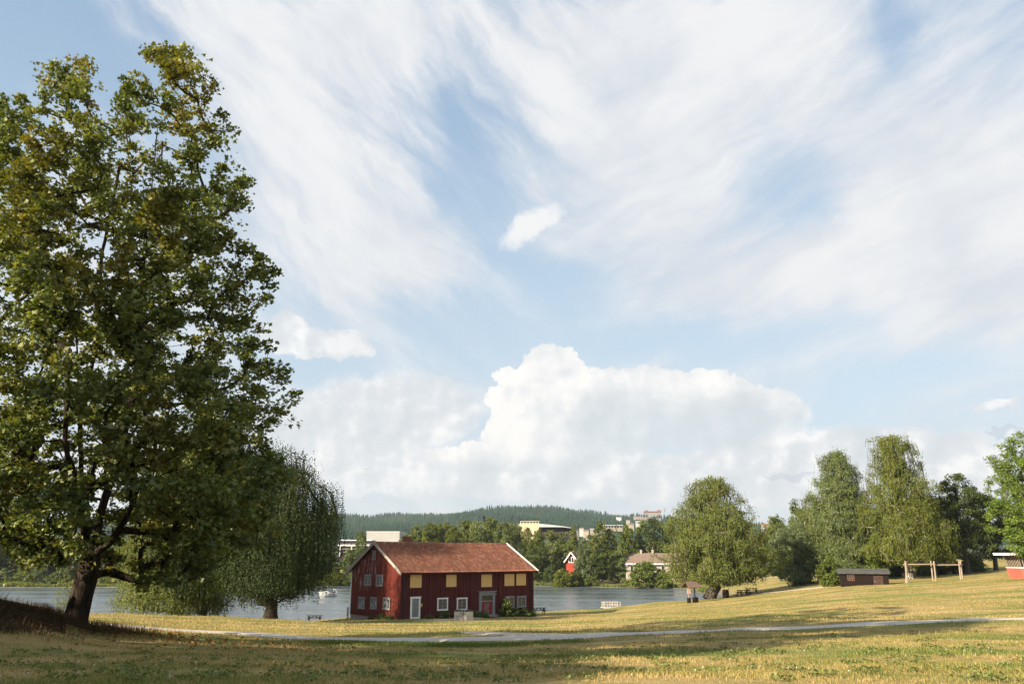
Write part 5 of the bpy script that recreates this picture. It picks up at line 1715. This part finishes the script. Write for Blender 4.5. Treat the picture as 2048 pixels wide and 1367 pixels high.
# ---------------------------------------------------------------- a gull-like bird far off in the sky
p = at(731, 938, 160)
e = MB().add([(0, -.35, 0), (.08, 0, .06), (0, .3, .03), (-.08, 0, .06), (0, 0, -.05)], [(0, 1, 2, 3), (0, 4, 1), (1, 4, 2), (2, 4, 3), (3, 4, 0)])
e.add([(.05, -.12, .05), (.45, -.02, .18), (.85, .1, .08), (.42, .12, .17), (.05, .12, .05), (.05, 0, .03)], [(0, 1, 3, 4), (1, 2, 3), (0, 5, 1), (1, 5, 4)])
e.add([(-.05, -.12, .05), (-.45, -.02, .18), (-.85, .1, .08), (-.42, .12, .17), (-.05, .12, .05), (-.05, 0, .03)], [(0, 4, 3, 1), (1, 3, 2), (0, 1, 5), (1, 4, 5)])
tag(e.build('bird', M_DKMET, None, p), 'tiny dark bird gliding low in the cloudy sky', 'bird')

# ---------------------------------------------------------------- grass
m, t, out = new_mat('grass_blades')
pos = geo_pos(t)
c, fine = lawn_color(t, pos)
a = t.n('ShaderNodeAttribute', attribute_name='rnd').outputs['Fac']
c = t.mix(t.m('MULTIPLY', t.ss(a, .55, 1.0), .6), c, (0.34, 0.27, 0.14))
c = t.mix(t.m('MULTIPLY', t.ss(a, .30, .0), .55), c, (0.07, 0.125, 0.022))
c = t.mix(1.0, c, (1.25, 1.25, 1.2), 'MULTIPLY')
d = t.n('ShaderNodeBsdfDiffuse', ins={'Color': c})
tr = t.n('ShaderNodeBsdfTranslucent', ins={'Color': c})
mx = t.n('ShaderNodeMixShader', ins={0: .35})
t.nt.links.new(d.outputs[0], mx.inputs[1]); t.nt.links.new(tr.outputs[0], mx.inputs[2]); t.nt.links.new(mx.outputs[0], out.inputs[0])
M_GRASS = m

def on_path(X, Y):
    q = np.array([(p.x, p.y) for p in mp])
    dmin = np.full(len(X), 99.)
    for i in range(len(q) - 1):
        a, b = q[i], q[i + 1]
        ab = b - a; L2 = (ab ** 2).sum()
        tt = np.clip(((X - a[0]) * ab[0] + (Y - a[1]) * ab[1]) / L2, 0, 1)
        dmin = np.minimum(dmin, np.hypot(X - a[0] - tt * ab[0], Y - a[1] - tt * ab[1]))
    return dmin < 1.3

def blades(rng, X, Y, h, w, lean=.9, rndv=None):
    n = len(X)
    Z = height(X, Y)
    a = rng.rand(n) * 6.283
    b = rng.rand(n) * 6.283
    ln = lean * h * rng.rand(n)
    B = np.stack([X, Y, Z - .01], 1)
    s = np.stack([np.cos(a), np.sin(a), np.zeros(n)], 1) * (w / 2)[:, None]
    mid = B + np.stack([np.cos(b) * ln * .35, np.sin(b) * ln * .35, h * .6], 1)
    tip = B + np.stack([np.cos(b) * ln, np.sin(b) * ln, h], 1)
    V = np.stack([B - s, B + s, mid + s * .7, tip, mid - s * .7], 1).reshape(-1, 3)
    k = (np.arange(n) * 5)[:, None]
    F = np.concatenate([k + np.array([[0, 1, 2, 4]]), k + np.array([[4, 2, 3, 3]])], 0)
    # quads + degenerate avoided: use triangles throughout
    F = np.concatenate([k + np.array([[0, 1, 2]]), k + np.array([[0, 2, 4]]), k + np.array([[4, 2, 3]])], 0)
    r_ = rng.rand(n) if rndv is None else rndv
    return V, F, {'rnd': np.tile(r_, 3)}

rng = rs(101)
n = 250000
# density falls with distance so the cover looks even from the viewpoint and from beside it
Yg = 8.5 + (46 - 8.5) * rng.rand(n) ** 1.7
Xg = (rng.rand(n) * 2 - 1) * (Yg * .70 + 3)
gn = np.array([mnoise.noise(Vector((x * .35, y * .6, 0))) for x, y in zip(Xg, Yg)])
keep = (~on_path(Xg, Yg)) & (rng.rand(n) < np.clip(.62 + gn * 1.1, .12, 1))
Xg, Yg, gn = Xg[keep], Yg[keep], gn[keep]
n = len(Xg)
h = (0.028 + .042 * rng.rand(n) ** 1.6) * (1 + .5 * np.clip(gn, -.5, 1)) * (1 + .012 * Yg)
h *= np.where(rng.rand(n) < .015, 2.2, 1)
w = (.006 + .006 * rng.rand(n)) * (1 + Yg * .035)
V, F, a_ = blades(rng, Xg, Yg, h, w)
g1 = (V, F, a_)
# coarse tufts further away
n = 110000
Yg = rng.uniform(44, 128, n)
Xg = (rng.rand(n) * 2 - 1) * (Yg * .68 + 3)
zg = height(Xg, Yg)
gn = np.array([mnoise.noise(Vector((x * .2, y * .35, 4))) for x, y in zip(Xg, Yg)])
keep = (zg > .9) & (~on_path(Xg, Yg)) & (rng.rand(n) < np.clip(.5 + gn * 1.4, .05, 1))
q = [P0 + dX * a + dY * b for a, b in ((-.3, -.5), (LEN + .3, -.5), (LEN + .3, WID + .3), (-.3, WID + .3))]
rel = np.stack([Xg - P0.x, Yg - P0.y], 1)
lx = rel @ np.array([dX.x, dX.y]); ly = rel @ np.array([dY.x, dY.y])
keep &= ~((lx > -.3) & (lx < LEN + .3) & (ly > -2.0) & (ly < WID + .3))
Xg, Yg = Xg[keep], Yg[keep]; n = len(Xg)
V, F, a_ = blades(rng, Xg, Yg, .06 + .09 * rng.rand(n) ** 2, .03 + .04 * rng.rand(n), .8)
V, F, a_ = join_parts([g1, (V, F, a_)])
tag(link('grass', mesh_np('grass', V, F, a_), M_GRASS), 'short patchy green and straw coloured grass covering the meadow', 'grass', kind='stuff')

# taller green fringe along the lower side of the path
n = 8000
tt = rng.rand(n)
px_ = 640 + tt * 520
xs_, ys_ = [], []
base_pts = np.array([[hit(p_, y_).x, hit(p_, y_).y] for p_, y_ in [(640, 1284), (760, 1289), (900, 1291), (1020, 1291), (1090, 1287), (1160, 1283)]])
sX = np.interp(px_, [640, 760, 900, 1020, 1090, 1160], base_pts[:, 0]); sY = np.interp(px_, [640, 760, 900, 1020, 1090, 1160], base_pts[:, 1])
V, F, a_ = blades(rng, sX + rng.randn(n) * .3, sY + rng.randn(n) * .55 - .1, .05 + .13 * rng.rand(n) ** 1.5, .012 + .012 * rng.rand(n), .6, rng.rand(n) * .35)
m2 = leaf_mat('lush_grass', [(0, (0.075, 0.13, 0.026)), (1, (0.14, 0.195, 0.045))], .35, gloss=.0)
tag(link('tall_grass', mesh_np('tall_grass', V, F, a_), m2), 'lush green taller grass fringe below the gravel path', 'grass', kind='stuff')

# broad leaved weeds, right foreground
n = 0
Cs = []
for i in range(620):
    px, py = rng.uniform(1000, 2060), rng.uniform(1262, 1366)
    if rng.rand() > .25 + .9 * math.exp(-((py - 1300) / 26) ** 2): continue
    if mnoise.noise(Vector((px * .009, py * .03, 1))) < -.12: continue
    g = hit(px, py)
    if on_path(np.array([g.x]), np.array([g.y]))[0]: continue
    for k in range(rng.randint(3, 8)):
        Cs.append((g.x + rng.randn() * .12, g.y + rng.randn() * .10, 0))
for i in range(160):
    g = hit(rng.uniform(0, 1000), rng.uniform(1300, 1366))
    for k in range(4): Cs.append((g.x + rng.randn() * .1, g.y + rng.randn() * .10, 0))
Cs = np.array(Cs); Cs[:, 2] = height(Cs[:, 0], Cs[:, 1]) + .05
C = np.repeat(Cs, 5, 0) + rng.randn(len(Cs) * 5, 3) * [.05, .05, .015]
D = unit(rng.randn(len(C), 3) * [1, 1, .4] + [0, 0, .35])
V, F = leaves(C, D, unit(rng.randn(len(C), 3) * .4 + [0, 0, 1]), .065 * (.6 + .8 * rng.rand(len(C))), wid=.5)
m2 = leaf_mat('weed_leaves', [(0, (0.10, 0.145, 0.035)), (1, (0.19, 0.23, 0.075))], .25, gloss=.08)
tag(link('weeds', mesh_np('weeds', V, F, {'rnd': rng.rand(len(F))}), m2), 'broad leaved green weeds scattered through the dry foreground grass', 'weeds', kind='stuff')

# small white seed heads
mb = MB()
for i in range(62):
    px, py = (rng.uniform(0, 480), rng.uniform(1330, 1366)) if i < 18 else (rng.uniform(850, 2040), rng.uniform(1285, 1362))
    g = hit(px, py)
    hh = rng.uniform(.05, .10)
    mb.tube([g + Vector((0, 0, hh - .02)), g + Vector((.01, 0, hh))], .002, 3, False)
    c_ = g + Vector((.01, 0, hh)); r_ = rng.uniform(.008, .016)
    mb.add([c_ + Vector(v) * r_ for v in ((1, 0, 0), (-1, 0, 0), (0, 1, 0), (0, -1, 0), (0, 0, .7), (0, 0, -.7))], [(0, 2, 4), (2, 1, 4), (1, 3, 4), (3, 0, 4), (2, 0, 5), (1, 2, 5), (3, 1, 5), (0, 3, 5)])
tag(mb.build('clover_flowers', simple('flower_white', (0.62, 0.62, 0.58), .8, .05)), 'tiny white clover heads dotted in the foreground grass', 'flowers', kind='stuff')

# dry brush on the bank left of the maple
n = 60000
px_ = rng.uniform(-260, 190, n); Yb = rng.uniform(20.5, 29, n)
Xb = (px_ - 1024) / 1649 * Yb
zb_ = height(Xb, Yb)
dens = np.clip((150 - px_) / 130, 0.06, 1) * np.clip((Yb - 20) / 2.5, .1, 1)
keep = rng.rand(n) < dens
Xb, Yb, px_ = Xb[keep], Yb[keep], px_[keep]; n = len(Xb)
hb = (.10 + .24 * rng.rand(n) ** 1.5) * np.where(rng.rand(n) < .04, 1.9, 1) * np.clip((210 - px_) / 200, .35, 1)
V, F, a_ = blades(rng, Xb, Yb, hb, .012 + .012 * rng.rand(n), .8)
m2 = leaf_mat('dry_brush', [(0, (0.035, 0.026, 0.014)), (.6, (0.085, 0.062, 0.032)), (1, (0.19, 0.145, 0.075))], .25, gloss=.0)
g1 = (V, F, a_)
n = 26000
px_ = 150 - 400 * rng.rand(n) ** .75; Yb = rng.uniform(22, 28.5, n)
Xb = (px_ - 1024) / 1649 * Yb
C = np.stack([Xb, Yb, height(Xb, Yb) + .04 + .30 * rng.rand(n) * np.clip((150 - px_) / 150, .1, 1)], 1)
V, F = leaves(C, rng.randn(n, 3), unit(rng.randn(n, 3)), .06 + .05 * rng.rand(n))
F3 = np.concatenate([F[:, [0, 1, 2]], F[:, [0, 2, 3]]], 0)
V, F, a_ = join_parts([g1, (V, F3, {'rnd': np.tile(rng.rand(n) * .45, 2)})])
tag(link('dry_brush', mesh_np('dry_brush', V, F, a_), m2), 'dry brown brambles and tall grass on the bank left of the maple', 'brush', kind='stuff')
# tall dry grass around the maple foot
n = 5000
a = rng.rand(n) * 6.283; rr_ = .45 + np.abs(rng.randn(n)) * .9
V, F, a_ = blades(rng, mbase[0] + rr_ * np.cos(a) * 1.3, mbase[1] + rr_ * np.sin(a), .12 + .32 * rng.rand(n) ** 2, .010 + .01 * rng.rand(n), .7, .35 + .6 * rng.rand(n))
tag(link('dry_grass', mesh_np('dry_grass', V, F, a_), m2), 'tall dry brown grass around the foot of the maple', 'grass', kind='stuff')

# bank vegetation along the far shore and reeds
vs = []
C = []
for px in np.arange(-60, 1420, 1.6):
    s_ = ray(px, 1175)
    u = s_.x / s_.y
    ys = np.arange(200, 300, .5)
    zs = height(u * ys, ys)
    i = np.nonzero(zs > .12)[0]
    i = [k for k in i if ys[k] > 205]
    if not i: continue
    y0 = ys[i[0]]
    for k in range(16):
        yy = y0 + abs(rng.randn()) * 3.2 + .6
        x = u * yy + rng.randn() * .5
        hh = rng.uniform(.2, .9) * (1 + .5 * math.sin(px * .05))
        zz = h1(x, yy)
        for q_ in range(3): C.append((x + rng.randn() * .3, yy + rng.randn() * .3, zz + rng.rand() * hh))
C = np.array(C); n = len(C)
V, F = leaves(C, unit(rng.randn(n, 3) * [.6, .6, .3] + [0, 0, .8]), unit(rng.randn(n, 3) * .6 + [0, -.3, .5]), .28 + .25 * rng.rand(n))
m2 = leaf_mat('bank_plants', [(0, (0.05, 0.085, 0.02)), (.6, (0.12, 0.165, 0.035)), (1, (0.26, 0.25, 0.075))], .3, gloss=.0)
tag(link('bank_vegetation', mesh_np('bank_vegetation', V, F, {'rnd': rng.rand(n)}), m2), 'yellow green reeds and weeds lining the far shore of the lake', 'reeds', kind='stuff')

# fallen leaves under the maple
n = 700
a = rng.rand(n) * 6.283; rr_ = 7.5 * rng.rand(n) ** .7
X = mbase[0] + 2 + rr_ * np.cos(a); Y = mbase[1] - 1 + rr_ * np.sin(a)
C = np.stack([X, Y, height(X, Y) + .045], 1)
V, F = leaves(C, rng.randn(n, 3) * [1, 1, .2], unit(rng.randn(n, 3) * .4 + [0, 0, 1]), .10 + .06 * rng.rand(n))
tag(link('fallen_leaves', mesh_np('fallen_leaves', V, F, {'rnd': rng.rand(n)}), leaf_mat('fallen_leaf', [(0, (0.16, 0.07, 0.02)), (1, (0.36, 0.20, 0.06))], .1, gloss=0)), 'brown fallen leaves lying in the grass under the maple', 'leaves', kind='stuff')
# ---------------------------------------------------------------- light
SUN = Vector((-.79, -.613, 0)).normalized()
EL = R(24.0)
sd = bpy.data.lights.new('sun', 'SUN')
sd.energy = 5.0
sd.angle = R(0.5)
sd.color = (1.0, 0.85, 0.64)
so = bpy.data.objects.new('sun', sd)
col.objects.link(so)
dv = Vector((SUN.x * math.cos(EL), SUN.y * math.cos(EL), math.sin(EL)))
so.rotation_euler = dv.to_track_quat('Z', 'Y').to_euler()
so.location = dv * 200

world = bpy.data.worlds.new('World')
scn.world = world
world.use_nodes = True
world.node_tree.nodes.clear()
t = NT(world.node_tree)
wo = t.n('ShaderNodeOutputWorld')
bg = t.n('ShaderNodeBackground')
t.nt.links.new(bg.outputs[0], wo.inputs[0])
SKY_STR = 0.058
bg.inputs[1].default_value = SKY_STR
sky = t.n('ShaderNodeTexSky', sky_type='NISHITA')
sky.sun_disc = False
sky.sun_elevation = EL
sky.sun_rotation = math.atan2(SUN.x, SUN.y)
sky.air_density = 1.1; sky.dust_density = 1.6; sky.ozone_density = 1.6
gv = t.n('ShaderNodeTexCoord').outputs['Generated']
sp = t.n('ShaderNodeSeparateXYZ', ins={0: gv})
az = t.m('ARCTAN2', sp.outputs[0], sp.outputs[1])
el = t.m('ARCSINE', sp.outputs[2])
P = t.n('ShaderNodeCombineXYZ', ins={0: az, 1: el, 2: 0.0}).outputs[0]
def ae(px, py):
    d = ray(px, py).normalized()
    return math.atan2(d.x, d.y), math.asin(d.z)
# warped coordinates
nz = t.n('ShaderNodeTexNoise', ins={'Scale': 3.2, 'Detail': 6.0, 'Roughness': 0.6, 'Vector': P})
wv_ = t.vm('MULTIPLY', t.vm('SUBTRACT', nz.outputs['Color'], (.5, .5, .5)), (.24, .19, 0))
PW = t.vm('ADD', P, wv_)
nz2 = t.n('ShaderNodeTexNoise', ins={'Scale': 26.0, 'Detail': 6.0, 'Roughness': 0.62, 'Vector': P})
PC = t.vm('ADD', P, t.vm('MULTIPLY', t.vm('SUBTRACT', nz2.outputs['Color'], (.5, .5, .5)), (.045, .045, 0)))

def blob(vec, px, py, rx, ry, rot=0.0, pw=1.0):
    """soft gaussian blob at a direction given by a photo pixel, radii in pixels"""
    a, e_ = ae(px, py)
    ax_, _ = ae(px + 10, py); _, ey = ae(px, py - 10)
    kx = abs(ax_ - a) / 10; ky = abs(ey - e_) / 10
    mp_ = t.mapping(vec, loc=(a, e_, 0), rot=(0, 0, R(rot)), sc=(rx * kx, ry * ky, 1), t='TEXTURE')
    d2 = t.vm('DOT_PRODUCT', mp_, mp_)
    if pw != 1.0: d2 = t.m('POWER', d2, pw)
    return t.m('EXPONENT', t.m('MULTIPLY', d2, -1.0))

def add_all(lst):
    s = lst[0]
    for x in lst[1:]: s = t.m('ADD', s, x)
    return s

# high thin cloud: streaky coverage with open blue areas
def streak(deg, along, across, sc, det, rough, dist):
    return t.noise(t.mapping(PS, rot=(0, 0, R(deg)), sc=(1 / along, 1 / across, 1), t='TEXTURE'), sc, det, rough, dist)
PS = t.vm('ADD', P, t.vm('MULTIPLY', t.vm('SUBTRACT', nz.outputs['Color'], (.5, .5, .5)), (.12, .10, 0)))
stL = t.m('ADD', t.m('MULTIPLY', streak(-52, 1.3, 6.5, 1.6, 10, .60, .5), .6), t.m('MULTIPLY', streak(-30, 2.5, 16, 1.6, 8, .62, .3), .4))
stR = t.m('ADD', t.m('MULTIPLY', streak(32, 1.3, 6.0, 1.6, 10, .60, .5), .6), t.m('MULTIPLY', streak(14, 2.5, 15, 1.6, 8, .62, .3), .4))
wLR = t.ss(t.m('ADD', az, t.m('MULTIPLY', el, -.25)), -.16, .12)
stm = t.m('ADD', t.m('MULTIPLY', stL, t.m('SUBTRACT', 1.0, wLR)), t.m('MULTIPLY', stR, wLR))
st1 = stm
big = t.noise(P, 2.1, 4, 0.5, .3)
holes = add_all([
    blob(PW, 60, 80, 260, 130, 0), blob(PW, -60, 300, 260, 200, 0), blob(PW, 905, 195, 120, 160, 30), blob(PW, 985, 400, 110, 170, 25), blob(PW, 1500, 345, 95, 70, 0),
    blob(PW, 1775, 45, 70, 90, -40), blob(PW, 1120, 560, 240, 60, 0), blob(PW, 900, 640, 330, 62, 0), blob(PW, 1400, 690, 330, 42, 0), blob(PW, 1850, 760, 300, 50, 8), blob(PW, 640, 740, 150, 40, 0), blob(PW, 1580, 470, 90, 50, 10)])
sheets = add_all([
    blob(PW, 640, 330, 220, 330, 25), blob(PW, 860, 520, 170, 70, -35), blob(PW, 1350, 260, 320, 220, 0), blob(PW, 1500, 560, 420, 100, -5), blob(PW, 1900, 420, 260, 330, 0), blob(PW, 700, 60, 420, 90, 0), blob(PW, 1380, 60, 260, 90, 0), blob(PW, 760, 600, 120, 60, 0)])
cov = t.m('ADD', t.m('MULTIPLY', t.m('SUBTRACT', st1, .5), t.m('MULTIPLY_ADD', wLR, -.35, 1.15)), t.m('MULTIPLY_ADD', wLR, .03, .5))
cov = t.m('ADD', cov, t.m('MULTIPLY', t.m('SUBTRACT', big, .5), .35))
cov = t.m('ADD', cov, t.m('MULTIPLY', sheets, .24))
cov = t.m('SUBTRACT', cov, t.m('MULTIPLY', holes, .22))
cirrus = t.m('POWER', t.ss(cov, .28, .74), 1.15)
cirrus = t.m('MULTIPLY_ADD', cirrus, .93, .07)
shade = t.m('ADD', t.m('MULTIPLY', stm, .6), t.m('MULTIPLY', t.noise(P, 5, 6, .6), .4))
ccol = t.mix(t.ss(shade, .38, .60), (4.75, 5.05, 5.5), (6.0, 6.05, 6.15))

# cumulus: hard-edged billows
def cum(blobs, vec):
    return add_all([blob(vec, *b_) for b_ in blobs])
CUM = [(1105, 740, 62, 62, 0, 2), (1065, 800, 72, 62, 0, 2), (1135, 800, 90, 80, 0, 2), (1030, 870, 62, 70, 0, 2), (1120, 880, 150, 66, 0, 2), (1005, 748, 24, 22, 0, 2), (988, 800, 18, 24, 0, 2),
       (1250, 800, 110, 72, 0, 2), (1380, 808, 120, 76, 0, 2), (1500, 820, 110, 66, 0, 2), (1330, 850, 270, 52, 0, 2), (960, 915, 150, 34, 0, 2)]
LOW = [(800, 800, 190, 62, 0, 1.5), (700, 860, 230, 56, 0, 1.5), (640, 690, 105, 30, 0, 2), (575, 660, 50, 40, 0, 2), (700, 690, 50, 26, 0, 2), (900, 950, 420, 42, 0, 1.5), (1300, 960, 420, 50, 0, 1.5), (1700, 900, 320, 50, 0, 1.5), (1900, 960, 300, 60, 0, 1.5), (400, 930, 400, 60, 0, 1.5), (0, 960, 300, 60, 0, 1.5), (1990, 808, 60, 13, 8, 2), (1650, 990, 130, 30, 0, 2)]
bil = t.noise(P, 30, 7, .58)
def billow(vec):
    return t.noise(vec, 30, 6, .56)
d1 = cum(CUM, PC)
den = t.m('ADD', d1, t.m('MULTIPLY', t.m('SUBTRACT', bil, .5), .42))
soft = blob(P, 1420, 870, 260, 60, 0, 1.2)
m1 = t.m('MULTIPLY', t.ss(den, t.m('MULTIPLY_ADD', soft, -.24, .48), t.m('MULTIPLY_ADD', soft, .22, .60)), t.m('MULTIPLY_ADD', soft, -.40, 1.0))
bil2 = t.noise(P, 14, 8, .6)
sm = cum([(1062, 452, 92, 34, 24, 2), (690, 692, 62, 26, 0, 2)], PC)
m3 = t.ss(t.m('ADD', sm, t.m('MULTIPLY', t.m('SUBTRACT', t.noise(P, 20, 9, .68, .5), .5), 1.7)), .38, 1.15)
d2 = cum(LOW, PC)
den2 = t.m('ADD', d2, t.m('MULTIPLY', t.m('SUBTRACT', bil2, .5), 1.1))
m2_ = t.m('MULTIPLY', t.ss(den2, .30, .80), .9)
# relief shading of the billows, lit from the sun side (left)
Psh = t.vm('ADD', P, (-.010, .008, 0))
rel_ = t.m('SUBTRACT', t.noise(P, 22, 6, .58), t.noise(Psh, 22, 6, .58))
rel2 = t.m('SUBTRACT', t.noise(P, 9, 4, .5), t.noise(t.vm('ADD', P, (-.022, .018, 0)), 9, 4, .5))
lit = t.m('ADD', .58, t.m('ADD', t.m('MULTIPLY', rel_, 1.5), t.m('MULTIPLY', rel2, 2.2)))
# broad body shade: right hand part and bases of the cumulus are blue grey
body = add_all([blob(P, 1330, 850, 260, 70, 0, 1.5), blob(P, 1030, 935, 200, 18, 0, 1)])
top_ = add_all([blob(P, 1075, 790, 110, 120, 0, 1.5), blob(P, 1000, 880, 120, 70, 0, 1.5), blob(P, 1240, 765, 90, 26, 0, 1), blob(P, 1390, 765, 110, 30, 0, 1), blob(P, 1500, 775, 60, 20, 0, 1)])
lit = t.m('ADD', lit, t.m('SUBTRACT', t.m('MULTIPLY', top_, .30), t.m('MULTIPLY', body, .48)))
cu = t.ramp(t.m('MULTIPLY', lit, 1.0, clamp=True), [(0, (4.75, 5.05, 5.25)), (.45, (5.4, 5.6, 5.75)), (.8, (6.3, 6.3, 6.3)), (1, (6.9, 6.8, 6.6))])
cu2 = t.ramp(t.m('ADD', t.m('MULTIPLY', rel_, 2.4), t.m('ADD', .5, t.m('MULTIPLY', rel2, 3.0)), clamp=True), [(0, (4.8, 5.1, 5.3)), (.5, (5.4, 5.55, 5.75)), (1, (6.9, 6.85, 6.75))])

skyc = t.n('ShaderNodeHueSaturation', ins={'Hue': 0.5, 'Saturation': 0.82, 'Value': 1.7, 'Color': sky.outputs[0]}).outputs[0]
# the milky brightening of the air towards the horizon
hz = t.ss(el, R(30), R(0))
skyc = t.mix(.72, skyc, t.mix(t.ss(el, R(12), R(42)), (3.1, 4.2, 5.1), (1.75, 2.9, 4.35)))
base_ = t.mix(t.m('MULTIPLY', hz, .45), skyc, (4.5, 5.0, 5.4))
c = t.mix(cirrus, base_, ccol)
c = t.mix(m2_, c, cu2)
c = t.mix(m3, c, (6.2, 6.25, 6.3))
c = t.mix(m1, c, cu)
# grey small dark clouds low on the right
dk_ = t.m('MULTIPLY', t.ss(t.m('ADD', t.m('ADD', blob(PC, 1572, 950, 56, 9, 4, 2), blob(PC, 2010, 864, 60, 5, 0, 2)), t.m('MULTIPLY', t.m('SUBTRACT', bil, .5), .25)), .4, .8), .55)
c = t.mix(dk_, c, (3.7, 4.2, 4.8))
c = t.mix(t.ss(el, R(1.5), R(-1)), c, (3.6, 3.9, 4.1))
t.set(bg.inputs[0], c)

# ---------------------------------------------------------------- haze
HAZE = True
if HAZE:
    mb = MB().box(-4300, 4300, -80, 5100, -75, 215)
    m, t2, out = new_mat('haze_air')
    v = t2.n('ShaderNodeVolumePrincipled')
    v.inputs['Color'].default_value = (0.78, 0.86, 0.95, 1)
    v.inputs['Density'].default_value = 0.00009
    v.inputs['Anisotropy'].default_value = 0.2
    t2.nt.links.new(v.outputs[0], out.inputs['Volume'])
    hz_ = mb.build('haze', m)
    tag(hz_, 'thin bluish summer haze over the lake and hills', 'haze', kind='stuff')

vs_ = scn.view_settings
vs_.view_transform = 'Standard'
vs_.look = 'None'
vs_.exposure = 1.35
vs_.gamma = 1.0
scn.render.engine = 'CYCLES'
scn.cycles.max_bounces = 6
scn.cycles.diffuse_bounces = 3
scn.cycles.glossy_bounces = 3
scn.cycles.transmission_bounces = 4
scn.cycles.volume_bounces = 0
scn.cycles.use_denoising = True
scn.render.resolution_x = 1024
scn.render.resolution_y = 683
